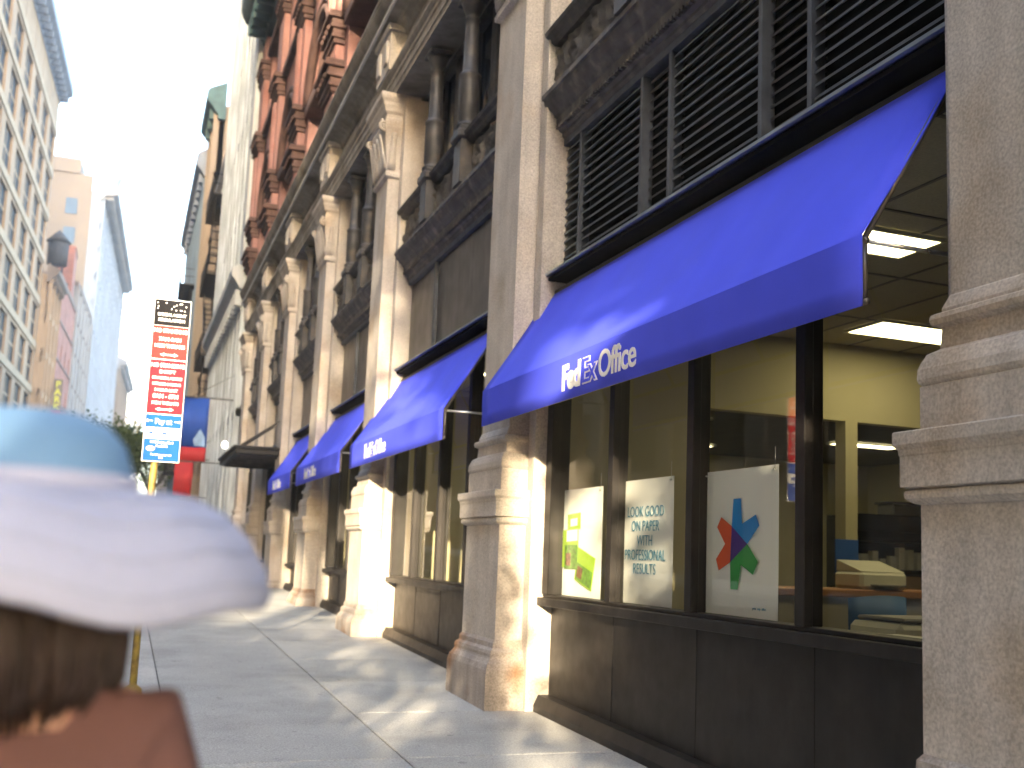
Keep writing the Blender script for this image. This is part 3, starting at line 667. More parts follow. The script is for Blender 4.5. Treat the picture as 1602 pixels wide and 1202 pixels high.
# ------------------------------------------------------------------ window posters (behind the glass)
XP = 3.365
def poster(y0, y1, z0, z1, label):
    t = thing('window_poster', label, 'poster', (XP, (y0 + y1) / 2, z0), 'posters hung inside the shop window')
    vs = []; nu = 10; nv = 10
    m = MB()
    for s in (0, 1):
        for j in range(nv + 1):
            for i in range(nu + 1):
                u, v = i / nu, j / nv
                x = XP + .006 * math.sin(u * 3.1 + v) * (1 - v) + s * .0015
                vs.append((x, y0 + (y1 - y0) * u, z0 + (z1 - z0) * v))
    fs = []
    n1 = (nu + 1) * (nv + 1)
    for j in range(nv):
        for i in range(nu):
            a = j * (nu + 1) + i; fs += [(a, a + 1, a + nu + 2, a + nu + 1), (n1 + a, n1 + a + nu + 1, n1 + a + nu + 2, n1 + a + 1)]
    m.add(vs, fs, True); m.build('sheet', 'poster_white', t)
    m = MB()
    for y in (y0 + .03, y1 - .03): m.lathe(XP - .008, y, [(.008, z1 - .03), (.010, z1 - .025), (.008, z1 - .02)], 8)
    m.tube([(XP - .004, y0 + .03, z1 - .02), (XP - .004, y0 + .03, z1 + .1)], .0015, 4); m.tube([(XP - .004, y1 - .03, z1 - .02), (XP - .004, y1 - .03, z1 + .1)], .0015, 4)
    m.build('hanger', 'chrome', t); return t
def flatpoly(par, pts, x, mname, name, yc, zc, sc=1.0, th=.001):
    m = MB(); n = len(pts)
    P = [(yc - p[0] * sc, zc + p[1] * sc) for p in pts]
    m.add([(x, a, b) for a, b in P] + [(x + th, a, b) for a, b in P], [tuple(range(n)), tuple(range(2 * n - 1, n - 1, -1))] + [(i, i + n, (i + 1) % n + n, (i + 1) % n) for i in range(n)])
    return m.build(name, mname, par)
p1 = poster(7.36, 8.22, 1.152, 2.0, 'white window poster with small green cards, farthest left of the three')
def rot(pts, a, cx, cy): return [(cx + x * math.cos(a) - y * math.sin(a), cy + x * math.sin(a) + y * math.cos(a)) for x, y in pts]
def rect(w, h): return [(-w / 2, -h / 2), (w / 2, -h / 2), (w / 2, h / 2), (-w / 2, h / 2)]
for w, h, a, cx, cy, mn, x in ((.26, .13, .05, -.10, .16, 'leaf_green', XP - .004), (.13, .06, .05, -.10, .155, 'poster_white', XP - .006), (.34, .30, .04, -.17, -.05, 'leaf_green', XP - .0045),
                               (.22, .09, .04, -.13, .05, 'poster_white', XP - .006), (.26, .19, .0, -.14, -.12, 'photo_green', XP - .0065), (.10, .10, .0, -.19, -.14, 'photo_brown', XP - .0085),
                               (.34, .26, -.25, .14, -.21, 'leaf_green', XP - .0055), (.30, .13, -.25, .13, -.26, 'photo_green', XP - .0078), (.10, .09, -.25, .05, -.24, 'photo_brown', XP - .0098)):
    flatpoly(p1, rot(rect(w, h), a, cx, cy), x, mn, 'printed_card', 7.79, 1.58, 1.0)
p2 = poster(6.24, 7.02, 1.152, 2.015, 'white window poster lettered LOOK GOOD ON PAPER, between the two mullions')
ls = []
for s, z in (('LOOK GOOD', 1.755), ('ON PAPER', 1.655), ('WITH', 1.555), ('PROFESSIONAL', 1.455), ('RESULTS', 1.36)):
    ls.append(text(s, .105, 'text_teal', p2, (XP - .009, 6.63, z), FACE_STREET, align='CENTER', ext=.0008, sx=.86, bold=-.001))
join_text(ls, 'lettering')
p3 = poster(5.03, 5.84, 1.152, 2.01, 'pale window poster with a six armed multicoloured star, beside the wide mullion')
# six-armed star: (x right, z up) in poster units
S = .62
def sp(l): return [((px - 315) / 1000 * 1.62, (580 - py) / 1000 * .88) for px, py in l]
star = [('logo_blue', [(285, 262), (333, 262), (343, 440), (430, 380), (452, 455), (378, 580), (275, 455)]),
        ('logo_orange', [(203, 388), (275, 455), (268, 708), (190, 770), (170, 690), (232, 580), (175, 460)]),
        ('logo_purple', [(275, 455), (378, 580), (268, 708)]),
        ('logo_green', [(378, 580), (446, 700), (415, 787), (338, 725), (318, 897), (272, 897), (268, 708)])]
for mn, l in star:
    q = [((px - 315) / 488 * .81, (560 - py) / 1030 * .86) for px, py in l]
    flatpoly(p3, q, XP - .009, mn, 'star_arm', 5.435, 1.585, 1.0)
text('print  ship  office', .02, 'text_teal', p3, (XP - .009, 5.27, 1.20), FACE_STREET, align='LEFT', ext=.0008)

# ------------------------------------------------------------------ awnings
def awning(y0, y1, label, letter_y, near_rods=True):
    t = thing('awning', label, 'awning', (2.75, (y0 + y1) / 2, 2.5), 'blue awnings along the shop front')
    XA, XW, zw, zt, zb = 2.735, 3.27, 3.68, 2.815, 2.515
    N = 14; n2 = 24
    m = MB()
    prof = []
    for k in range(N + 1):
        u = k / N; sag = .012 * math.sin(math.pi * u); L_ = math.hypot(XW - XA, zw - zt)
        prof.append((XW + (XA - XW) * u + sag * (zw - zt) / L_, zw + (zt - zw) * u - sag * (XW - XA) / L_))
    prof += [(XA - .001, zt - .1), (XA + .001, zt - .2), (XA, zb)]
    vs = []
    for j in range(n2 + 1):
        y = y0 + (y1 - y0) * j / n2
        for k, (x, z) in enumerate(prof):
            w = .0035 * mnoise.noise(Vector((y * 1.1, k * .35, y0)))
            vs.append((x + w, y, z + w))
    np_ = len(prof); fs = []
    for j in range(n2):
        for k in range(np_ - 1): fs.append((j * np_ + k, j * np_ + k + 1, (j + 1) * np_ + k + 1, (j + 1) * np_ + k))
    m.add(vs, fs, True)
    o = m.build('canopy', 'canvas', t)
    md = o.modifiers.new('thickness', 'SOLIDIFY'); md.thickness = .006; md.offset = 0
    # keep the fold crisp
    for e in o.data.edges:
        a, b = e.vertices
        if a % np_ == N and b % np_ == N: e.use_edge_sharp = True
    m = MB(); r = .014
    for y in (y0 + .02, y1 - .02):
        m.tube([(XW, y, zw - .03), (XA + .025, y, zt - .012)], r); m.tube([(XA + .025, y, zt - .01), (XA + .025, y, zb + .02)], r)
    for y in ((y0 + (y1 - y0) * q) for q in (.25, .5, .75)):
        m.tube([(XW, y, zw - .035), (XA + .028, y, zt - .02)], r * .8)
    m.tube([(XA + .025, y0, zt - .02), (XA + .025, y1, zt - .02)], r); m.tube([(XA + .025, y0, zb + .02), (XA + .025, y1, zb + .02)], r)
    m.build('frame', 'panel_metal', t)
    for y in (y0 + .02, y1 - .02):
        m = MB(); m.tube([(XA + .03, y, zt - .02), (3.30, y, zt - .02)], .011); m.build('brace_rod', 'chrome', t)
    # lettering on the valance
    yl = letter_y; X = XA - .007
    fed = text('Fed', .235, 'white_vinyl', t, (X, yl, 2.588), FACE_STREET, bold=.010, sx=1.03, spacing=.88)
    ex = text('Ex', .235, 'white_vinyl', t, (X, yl - .350, 2.588), FACE_STREET, bold=.0085, sx=1.05, spacing=.86)
    ofc = text('Office', .245, 'white_vinyl', t, (X, yl - .600, 2.588), FACE_STREET, bold=.003, sx=.99, spacing=.92)
    join_text([fed, ex, ofc], 'lettering')
    exi = text('Ex', .235, 'canvas_ink', t, (X - .004, yl - .350, 2.588), FACE_STREET, name='letter_inset', bold=-.001, sx=1.05, spacing=.86)
awning(3.50, 8.46, 'largest blue awning, nearest the camera, with clear white shop lettering on its valance', 6.70)
awning(9.66, 14.1, 'second blue awning along, its brace rod showing between it and the largest one', 13.15)
awning(14.85, 18.85, 'third blue awning along, between the second and the farthest', 17.9)
awning(19.6, 22.75, 'farthest and smallest blue awning, beside the flat black canopy', 21.9)

t = thing('entrance_canopy', 'flat black entrance canopy beyond the blue awnings', 'canopy', (2.5, 25.2, 3.3))
m = MB(); m.bbox(2.07, 3.3, 23.2, 27.2, 3.38, 3.50, .02); m.bbox(2.03, 3.3, 23.15, 27.25, 3.50, 3.56, .01); m.build('canopy_roof', 'black_metal', t)
for y in (23.5, 25.3, 27.0):
    m = MB(); m.tube([(3.3, y, 4.4), (2.15, y, 3.55)], .014); m.build('tie_rod', 'black_metal', t)
for k in range(6):
    m = MB(); m.box(2.15, 3.2, 23.5 + k * .65, 23.56 + k * .65, 3.33, 3.38); m.build('soffit_rib', 'iron_dark', t)
t = thing('globe_lamp', 'small glowing white globe lamp above the outer edge of the black canopy', 'lamp', (2.2, 28.4, 3.9))
m = MB(); m.lathe(2.25, 28.3, [(.01, 3.90), (.05, 3.92), (.075, 3.96), (.08, 4.0), (.075, 4.04), (.05, 4.08), (.01, 4.10)], 14); m.build('globe', 'globe_lamp', t)
m = MB(); m.tube([(3.1, 28.3, 3.8), (2.25, 28.3, 3.8), (2.25, 28.3, 3.91)], .015); m.build('bracket', 'black_metal', t)

# ------------------------------------------------------------------ parking sign on its pole
t = thing('parking_sign', 'tall stacked parking regulation sign in red, black and blue on a yellow pole', 'sign', (.24, 9.25, gz(9.2)))
m = MB(); m.tube([(.17, 9.25, gz(9.2) - .05), (.175, 9.25, 1.5), (.235, 9.25, 3.42)], .03, 12); m.build('pole', 'pole_paint', t)
m = MB(); m.lathe(.17, 9.25, [(.075, gz(9.2)), (.07, gz(9.2) + .05), (.035, gz(9.2) + .08)], 12); m.build('base_collar', 'pole_paint', t)
SX0, SX1, SZ0, SZ1 = .095, .375, 2.11, 3.45
m = MB(); m.bbox(SX0 - .006, SX1 + .006, 9.203, 9.209, SZ0 - .008, SZ1 + .008, .002); m.build('backing_plate', 'sign_white', t)
def panel(z0, z1, mn, y=9.199): m = MB(); m.box(SX0, SX1, y, y + .004, z0, z1); m.build('sign_panel', mn, t)
panel(3.235, 3.45, 'sign_black'); panel(2.955, 3.23, 'sign_orange'); panel(2.50, 2.945, 'sign_red'); panel(2.385, 2.49, 'sign_blue'); panel(2.295, 2.38, 'sign_white'); panel(2.11, 2.29, 'sign_blue')
L_ = []
def ln(s, z, h, bold=.001, sx=1.0, mm='sign_white'):
    return text(s, h, mm, t, ((SX0 + SX1) / 2, 9.197, z), FACE_CAM, align='CENTER', bold=bold, ext=.0008, sx=sx)
L_ += [ln('SPECIAL NIGHT', 3.315, .034, sx=.95), ln('REGULATION', 3.27, .034), ln('NO STANDING', 3.175, .045, .0015, .85), ln('7AM-9AM', 3.105, .042, .0015), ln('MON THRU FRI', 3.05, .040, .002, .85),
       ln('NO STANDING', 2.885, .045, .0015, .85), ln('EXCEPT', 2.835, .036), ln('COMMERCIAL VEHICLES', 2.785, .030, .001, .72), ln('METERED PARKING', 2.735, .030, .001, .85), ln('3 HOUR LIMIT', 2.685, .032, .001, .9),
       ln('8AM - 6PM', 2.628, .048, .0015, .9), ln('MON THRU FRI', 2.575, .036, .001, .85), ln('Pay at', 2.415, .06, .0015, .9), ln('NYC Parking Card', 2.255, .026, .0006, .9), ln('Available', 2.225, .026, .001), ln('For information call', 2.155, .02, .0006), ln('311', 2.13, .022, .001)]
join_text(L_, 'lettering')
ln('Muni-Meter', 2.32, .056, .0015, .80, 'sign_blue')
m = MB()
for cz, h, w in ((2.99, .015, .085), (2.535, .015, .085)):
    cx = (SX0 + SX1) / 2
    m.box(cx - w * .5, cx + w * .5, 9.195, 9.1985, cz - h * .4, cz + h * .4)
    for s in (-1, 1): m.add([(cx + s * w * .85, 9.196, cz), (cx + s * w * .45, 9.196, cz + h), (cx + s * w * .45, 9.196, cz - h)], [(0, 1, 2)])
for s in (-1, 1):
    cx = (SX0 + SX1) / 2 + s * .105; m.box(cx - .02, cx + .02, 9.195, 9.1985, 2.434, 2.440); m.add([(cx + s * .033, 9.196, 2.437), (cx + s * .015, 9.196, 2.449), (cx + s * .015, 9.196, 2.425)], [(0, 1, 2)])
rnd = random.Random(5)
for k in range(14):
    x = rnd.uniform(SX0 + .02, SX1 - .02); z = rnd.uniform(3.36, 3.43); m.box(x - .005, x + .005, 9.195, 9.1985, z - .005, z + .005)
m.build('arrow_mark', 'sign_white', t)
m = MB(); m.add([(.115 + .045 * (1 + math.cos(a * .5236)) * .8, 9.1965, 2.21 + .022 * math.sin(a * .5236)) for a in range(12)], [tuple(range(12))]); m.build('card_picture', 'tan_trim', t)

# ------------------------------------------------------------------ banners
def banner(y, x0, x1, z0, z1, label, cols):
    t = thing('street_banner', label, 'banner', (x1, y, z1), 'flags hung from the facades down the street')
    m = MB(); m.tube([(x0 - .05, y, z1 + .02), (3.0, y, z1 + .02)], .025); m.tube([(x0 - .05, y, z0 - .02), (3.0, y, z0 - .02)], .02)
    m.tube([(x0 + .2, y, z1 + .02), (3.0, y, z1 + .9)], .012); m.build('banner_arm', 'iron_grey', t)
    for mn, a, b, c, d, nm in cols:
        q = MB(); n = 8; vs = []
        for i in range(n + 1):
            u = i / n; xx = x0 + (x1 - x0) * (a + (b - a) * u)
            for z in (c, d): vs.append((xx, y + .05 * math.sin(xx * 5), z0 + (z1 - z0) * z))
        q.add(vs, [(2 * i, 2 * i + 2, 2 * i + 3, 2 * i + 1) for i in range(n)], True); o = q.build(nm, mn, t)
        md = o.modifiers.new('s', 'SOLIDIFY'); md.thickness = .01
banner(34, 1.42, 2.16, 3.95, 5.9, 'blue banner with a red foot and pale emblem beyond the black canopy',
       [('banner_blue', 0, 1, .22, 1, 'cloth'), ('banner_red', 0, 1, 0, .22, 'red_foot')])
q = MB(); q.add([(1.75, 33.93, 4.6), (1.95, 33.93, 4.95), (2.1, 33.93, 4.7), (2.12, 33.93, 4.4), (1.8, 33.93, 4.42)], [(0, 1, 2, 3, 4)]); tag(q.build('emblem', 'banner_pale', [o for o in COL.objects if o.name.startswith('street_banner')][0]))
banner(42, 1.6, 2.25, 3.2, 4.6, 'small plain red banner just beyond the blue one', [('banner_red', 0, 1, 0, 1, 'cloth')])

# ------------------------------------------------------------------ generic city building
def city(name, label, O, ang, width, depth, z1, wall, floor_h, bay_w, win_w, win_h, trim='tan_trim', cornice=None, z0=None, side=True, pier=.35, first=1.2, cor_h=1.6, cor_o=1.2, sidewin=False, band=.35, sill=True, glassm='far_glass', winmax=110, pier_p=.28):
    """O = near street corner; ang = turn of the frontage (radians); street face looks to +X for the left side, -X for the right (width<0)"""
    t = thing(name, label, 'building', (O[0], O[1], gz(O[1])))
    s = 1 if width > 0 else -1                       # s=1: building extends towards -X
    M = Matrix.Translation((O[0], O[1], 0)) @ Matrix.Rotation(ang, 4, 'Z')
    zb = gz(O[1]) - 1.0 if z0 is None else z0
    W = abs(width)
    X = lambda d: -s * d                              # depth inward -> local x
    b = MB(M); b.box(X(.3), X(W), 0, depth, zb, z1)
    nf = int((z1 - zb - 1 - first) / floor_h); zs = zb + 1 + first
    nb = max(1, int(depth / bay_w)); bw = depth / nb
    for i in range(nb + 1):
        y = i * bw; b.box(X(0), X(.31), max(0, y - (bw - win_w) / 2), min(depth, y + (bw - win_w) / 2), zb, z1)
        if pier_p: b.box(X(-pier_p), X(0), max(0, y - pier / 2), min(depth, y + pier / 2), zb, z1 - .5)
    for k in range(nf + 1):
        zl = zs + k * floor_h; b.box(X(.02), X(.31), 0, depth, zl - (floor_h - win_h), min(zl, z1))
    b.box(X(.02), X(.31), 0, depth, zs + nf * floor_h, z1)
    wo = b.build('wall', wall, t)
    tr = MB(M)
    for k in range(nf + 1):
        zl = zs + k * floor_h; tr.box(X(-.1), X(.03), 0, depth, zl - band - .1, zl - .1)
    tr.build('floor_band', trim, wo)
    # windows: one shared mesh copied per opening
    wm = MB(M @ Matrix.Translation((X(.24), bw / 2, 0)))
    wm.box(-.03, .03, -win_w / 2, win_w / 2, 0, win_h)
    cells = [(i, k) for k in range(nf) for i in range(nb)]
    first_o = None
    if len(cells) <= winmax or True:
        use = cells[-winmax:]; rest = cells[:-winmax]
        base = None
        for (i, k) in use:
            if base is None:
                w0 = MB(); w0.box(-.03, .03, -win_w / 2, win_w / 2, 0, win_h); base = w0.build('window', glassm, t)
                o = base
                f = MB(); f.box(s * .03, s * .07, -.04, .04, 0, win_h); f.box(s * .03, s * .07, -win_w / 2, win_w / 2, win_h * .48, win_h * .54)
                fo_me = f.build('sash', trim, t); fo_me.parent = base; base_f = fo_me
                off = ORG[t]
                for ob in (base, base_f): ob.data.transform(Matrix.Translation(off))       # undo the thing offset
            else:
                o = base.copy(); COL.objects.link(o); o.parent = t
                c = base_f.copy(); COL.objects.link(c); c.parent = o
            p = M @ Vector((X(.24), bw * (i + .5), zs + k * floor_h)); o.location = p - ORG[t]; o.rotation_euler = (0, 0, ang)
        if rest:
            w0 = MB(M)
            for (i, k) in rest: w0.box(X(.24) - .03, X(.24) + .03, bw * (i + .5) - win_w / 2, bw * (i + .5) + win_w / 2, zs + k * floor_h, zs + k * floor_h + win_h)
            tag(w0.build('window_mass', glassm, t), kind='stuff')
    if cornice:
        c = MB(M); pr = [(.3, -.9), (-.05, -.9), (-.12, -.6), (-.25, -.5), (-.35, -.3), (-cor_o * .7, -.15), (-cor_o, .1), (-cor_o, cor_h * .45), (-cor_o * .85, cor_h * .6), (.3, cor_h)]
        c.profile_y([(X(a), z1 + z * 1.0) for a, z in pr], -.3, depth + .3)
        y = .3
        while y < depth: c.box(X(-cor_o * .7), X(.1), y, y + .35, z1 - .75, z1 - .1); y += 1.5
        c.build('cornice', cornice, t)
    else:
        c = MB(M); c.box(X(-.1), X(.5), -.1, depth + .1, z1 - .1, z1 + .5); c.box(X(.5), X(W), -.1, .5, z1 - .1, z1 + .5); c.build('parapet', trim, t)
    return t, M
ANG = -math.atan(.041)
# left side of the street, from near to far
city('loft_building', 'tall tan loft building at the left edge with a projecting blue grey cornice', (-11.3, 74), ANG, 14, 41, 46.5, 'tan_brick', 4.4, 5.2, 3.9, 3.3, 'tan_trim', 'blue_cornice', cor_h=2.0, cor_o=1.2, pier_p=0, band=.7)
city('apartment_building', 'shorter tan building with paired windows joined to the tall tan loft', (-8.87, 115.1), ANG, 16, 8.7, 27.8, 'tan_brick', 4.0, 2.9, 1.7, 2.6, 'tan_trim', 'brown_wall', cor_o=.8, cor_h=1.0, band=.6)
city('brick_building', 'narrow red brick building left of the grey tower block', (-8.5, 123.9), ANG, 14, 18, 29.5, 'red_brick', 4.2, 4.5, 1.2, 2.0, 'brown_wall', None, band=.2, pier_p=.0)
city('brown_building', 'plain brown and grey building between the brick front and the white block', (-7.75, 142.2), ANG, 13, 23, 33, 'grey_wall', 4.0, 4.0, 1.6, 2.4, 'brown_wall', None, band=.3)
tE, ME = city('white_block', 'long white office block with a heavy cornice and a beige end wall', (-6.75, 166.3), ANG, 22, 64, 52.5, 'pale_wall', 3.9, 4.6, 2.2, 2.5, 'pale_wall', 'grey_wall', cor_o=2.0, cor_h=2.6, band=.5)
m = MB(ME); m.box(-22, -1.6, -.35, -.02, 2, 55); m.box(-12, -3.4, -.6, 6, 55, 57.2); mo = m.build('end_wall', 'beige_wall', tE)
for k in range(4):
    for j in range(3):
        w = MB(ME); w.box(-5 - k * 3.8, -3.4 - k * 3.8, -.42, -.36, 40 + j * 4.4, 42.4 + j * 4.4); w.build('window', 'blue_wall', tE)
t = thing('roof_turret', 'round pale chimney stack rising from the corner of the white block', 'chimney', (-6.9, 182, 54))
m = MB(); m.lathe(-6.3, 184, [(1.25, 53), (1.25, 60.2), (1.45, 60.4), (1.45, 61.0), (1.1, 61.2)], 16); m.build('stack', 'pale_wall', t)
m = MB(); m.box(-9.4, -5.6, 178, 187, 53, 56.4); m.box(-8.6, -5.9, 179, 186, 56.4, 57.2); m.build('base_block', 'pale_wall', t)
t = thing('water_tank', 'dark wooden water tank with a conical roof on the brick building', 'water tank', (-9.3, 127, 30))
m = MB(); m.lathe(-9.3, 127, [(1.05, 31.6), (1.1, 34.2), (1.0, 34.25)], 18); m.build('barrel', 'tank_wood', t)
m = MB(); m.lathe(-9.3, 127, [(1.3, 34.2), (.7, 34.9), (.05, 35.6)], 18); m.build('conical_roof', 'tank_wood', t)
for a in range(4):
    m = MB(); m.tube([(-9.3 + .8 * math.cos(a * 1.57 + .78), 127 + .8 * math.sin(a * 1.57 + .78), 29.8), (-9.3 + .8 * math.cos(a * 1.57 + .78), 127 + .8 * math.sin(a * 1.57 + .78), 31.6)], .09, 6); m.build('leg', 'black_metal', t)
t = thing('stair_penthouse', 'small red brick penthouse behind the dark water tank', 'penthouse', (-7.8, 140, 30))
m = MB(); m.box(-10.4, -8.1, 136, 141, 29, 36.0); m.box(-10.5, -8.0, 135.9, 141.1, 36.0, 36.3); m.build('penthouse_wall', 'red_brick', t)
m = MB(); m.box(-9.3, -8.5, 135.94, 135.99, 29.6, 31.7); m.build('door', 'black_metal', t)
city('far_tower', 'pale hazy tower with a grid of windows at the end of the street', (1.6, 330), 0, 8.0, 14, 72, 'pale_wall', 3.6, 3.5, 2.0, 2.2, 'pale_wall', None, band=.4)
tF = [o for o in COL.objects if o.name == 'far_tower'][0]
m = MB()
for k in range(19):
    m.box(-6.4, 1.4, 329.7, 329.95, 8 + k * 3.5, 9.2 + k * 3.5)
for x in (-6.4, -3.9, -1.5, 1.0): m.box(x, x + .5, 329.65, 329.9, 6, 72)
m.build('front_frame', 'pale_wall', tF)
for k in range(12):
    for x in (-5.6, -3.2, -.8):
        w = MB(); w.box(x, x + 1.5, 329.9, 329.99, 30.0 + k * 3.5 - .8, 31.4 + k * 3.5 - .8 + .9); w.build('window', 'blue_wall', tF)
city('low_far_block', 'mid height beige block past the white office block', (-3.6, 236), ANG, 10, 40, 38, 'beige_wall', 3.8, 3.6, 1.8, 2.3, 'brown_wall', 'grey_wall', cor_o=1.5, band=.4)
city('distant_block', 'faint beige block right of the pale tower near the vanishing point', (2.2, 380), 0, 6, 30, 47, 'beige_wall', 3.8, 3.6, 1.6, 2.3, 'beige_wall', None)
# right side of the street
tW, MW = city('limestone_building', 'tall weathered pale stone building directly past the red terracotta storeys', (2.95, 32.85), 0, -14, 13.2, 34, 'white_stone', 3.6, 1.32, .62, 2.4, 'white_stone', None, pier=.34, pier_p=.16, band=.25, winmax=90)
m = MB(); m.profile_y([(3.0, 9.2), (2.7, 9.25), (2.55, 9.5), (2.45, 9.6), (2.45, 9.85), (2.6, 9.95), (3.0, 10.0)], 32.9, 46); 
y = 33.2
while y < 46: m.bbox(2.6, 2.95, y, y + .22, 8.75, 9.25, .02); y += .7
m.build('lower_cornice', 'white_stone_edge', tW)
m = MB(); m.bbox(2.72, 2.96, 32.86, 33.7, 10.0, 34, .02); m.build('corner_quoin', 'white_stone_edge', tW)
city('grey_corniced_building', 'plain beige building with a small cornice beyond the pale stone one', (3.4, 46.2), 0, -12, 10.8, 18.5, 'beige_wall', 3.7, 2.4, 1.2, 2.2, 'tan_trim', 'grey_wall', cor_o=.5, cor_h=.8, band=.3)
city('narrow_building', 'narrow building with a green topped ornate cornice rising past the grey one', (3.0, 57.1), 0, -12, 4.6, 24.8, 'beige_wall', 3.7, 2.2, 1.2, 2.2, 'tan_trim', 'verdigris', cor_o=.7, cor_h=1.2, band=.3)
city('blue_building', 'slate blue building with a flat cornice farther down on the right', (2.9, 61.9), 0, -12, 17.5, 22.8, 'blue_wall', 3.6, 2.6, 1.2, 2.2, 'blue_wall', 'blue_cornice', cor_o=.7, cor_h=1.4, band=.3)
city('low_right_building', 'lower grey building seen past the slate blue one', (2.9, 79.5), 0, -12, 30, 16, 'grey_wall', 3.6, 2.8, 1.2, 2.2, 'grey_wall', 'grey_wall', cor_o=.6, cor_h=1, band=.3)
# fire escape on the grey building
for x0, lab, ya, yb, zl in ((2.55, 'black iron fire escape zigzagging down the beige building past the pale stone one', 48.5, 53.5, [6, 9.7, 13.4, 17.1]), (1.95, 'dark iron fire escape on the slate blue building', 63.5, 68, [5.5, 9.1, 12.7, 16.3])):
    t = thing('fire_escape', lab, 'fire escape', (x0 + .4, ya, zl[0]), 'iron fire escapes on the right hand facades'); xw = 3.5 if ya < 55 else 2.9
    for i, z in enumerate(zl):
        p = MB(); r_ = MB(); s_ = MB()
        p.box(x0, xw, ya, yb, z, z + .06)
        for zz in (.5, .95): r_.tube([(xw, ya, z + zz), (x0, ya, z + zz), (x0, yb, z + zz), (xw, yb, z + zz)], .025, 5)
        y = ya
        while y <= yb: r_.tube([(x0, y, z), (x0, y, z + .95)], .012, 4); y += .25
        if i < len(zl) - 1:
            za, zb_ = z, zl[i + 1]; y_a, y_b = (ya + .6, yb - .8) if i % 2 else (yb - .8, ya + .6)
            for xx in (x0 + .15, x0 + .55): s_.tube([(xx, y_a, za), (xx, y_b, zb_)], .035, 5)
            for k in range(12):
                u = k / 12; s_.box(x0 + .15, x0 + .55, y_a + (y_b - y_a) * u - .08, y_a + (y_b - y_a) * u + .08, za + (zb_ - za) * u, za + (zb_ - za) * u + .02)
            s_.build('stair', 'black_metal', t)
        po = p.build('platform', 'black_metal', t); r_.build('railing', 'black_metal', po)
# PARK sign
t = thing('park_sign', 'vertical yellow PARK sign projecting from the brick building', 'sign', (-7.9, 124, 15))
m = MB(); m.box(-8.1, -7.2, 121.9, 122.1, 14.1, 18.2); m.build('sign_board', 'brown_wall', t)
join_text([text(ch, .92, 'parking_yellow', t, (-7.65, 121.85, z), FACE_CAM, align='CENTER', bold=.02, ext=.02) for ch, z in zip('PARK', (17.3, 16.5, 15.7, 14.9))], 'lettering')
m = MB(); m.box(-8.1, -7.2, 121.8, 121.88, 14.15, 14.75); m.build('red_panel', 'banner_red', t)

# ------------------------------------------------------------------ trees
def tree(x, y, h, r, label, leaves=2600, seed=1, ls=.16, trunk_h=.4, squash=1.0, z0=None, density_hole=.0, group='street trees'):
    rn = random.Random(seed); zb = gz(y) if z0 is None else z0
    t = thing('street_tree', label, 'tree', (x, y, zb), group)
    m = MB(); th = h * trunk_h
    pts = [(x + .04 * math.sin(k), y + .04 * math.cos(k * 1.3), zb + th * k / 4) for k in range(5)]
    m.tube(pts, [.13 * h / 6, .11 * h / 6, .10 * h / 6, .09 * h / 6, .085 * h / 6], 8)
    tips = []
    for k in range(9):
        a = rn.uniform(0, 6.28); e = rn.uniform(.35, 1.1); l = r * rn.uniform(.7, 1.05)
        z1 = th + (h - th) * rn.uniform(.35, .8)
        mid = (x + .4 * l * math.cos(a), y + .4 * l * math.sin(a), zb + th + (z1 - th) * .55); end = (x + .8 * l * math.cos(a), y + .8 * l * math.sin(a), zb + z1)
        m.tube([(x, y, zb + th * .95), mid, end], [.06 * h / 6, .04 * h / 6, .015 * h / 6], 6); tips.append(end)
        for q in range(2):
            e2 = (end[0] + rn.uniform(-.5, .5), end[1] + rn.uniform(-.5, .5), end[2] + rn.uniform(.1, .8)); m.tube([mid, e2], [.025, .008], 5); tips.append(e2)
    m.build('trunk', 'bark', t)
    c = MB(); cl = tips + [(x + rn.gauss(0, r * .45), y + rn.gauss(0, r * .45), zb + th + (h - th) * rn.uniform(.2, .95)) for _ in range(10)]
    for k in range(leaves):
        q = cl[rn.randrange(len(cl))]; s = r * .26
        p = Vector((q[0] + rn.gauss(0, s), q[1] + rn.gauss(0, s), q[2] + rn.gauss(0, s * .8 * squash)))
        a = Vector((rn.gauss(0, 1), rn.gauss(0, 1), rn.gauss(0, .6))).normalized(); b = a.orthogonal().normalized()
        b = (Matrix.Rotation(rn.uniform(0, 6.28), 3, a) @ b); w = ls * rn.uniform(.6, 1.2)
        c.add([p - b * w, p + a.cross(b) * w * .45 + a * w * .1, p + b * w, p - a.cross(b) * w * .45 + a * w * .1], [(0, 1, 2, 3)])
    o = c.build('crown', 'foliage', t); return t
tree(-.9, 62, 6.2, 2.1, 'small leafy tree just left of the parking sign foot', 3200, 1, .14)
tree(1.4, 74, 6.8, 2.2, 'small leafy tree glinting right below the parking sign', 2800, 2, .15)
tree(-5.2, 88, 7.2, 2.6, 'dark tree at the left kerb before the brown building', 3000, 3, .17)
tree(-1.8, 110, 8.5, 3.2, 'farthest hazy tree close to the street vanishing point', 2600, 4, .2)

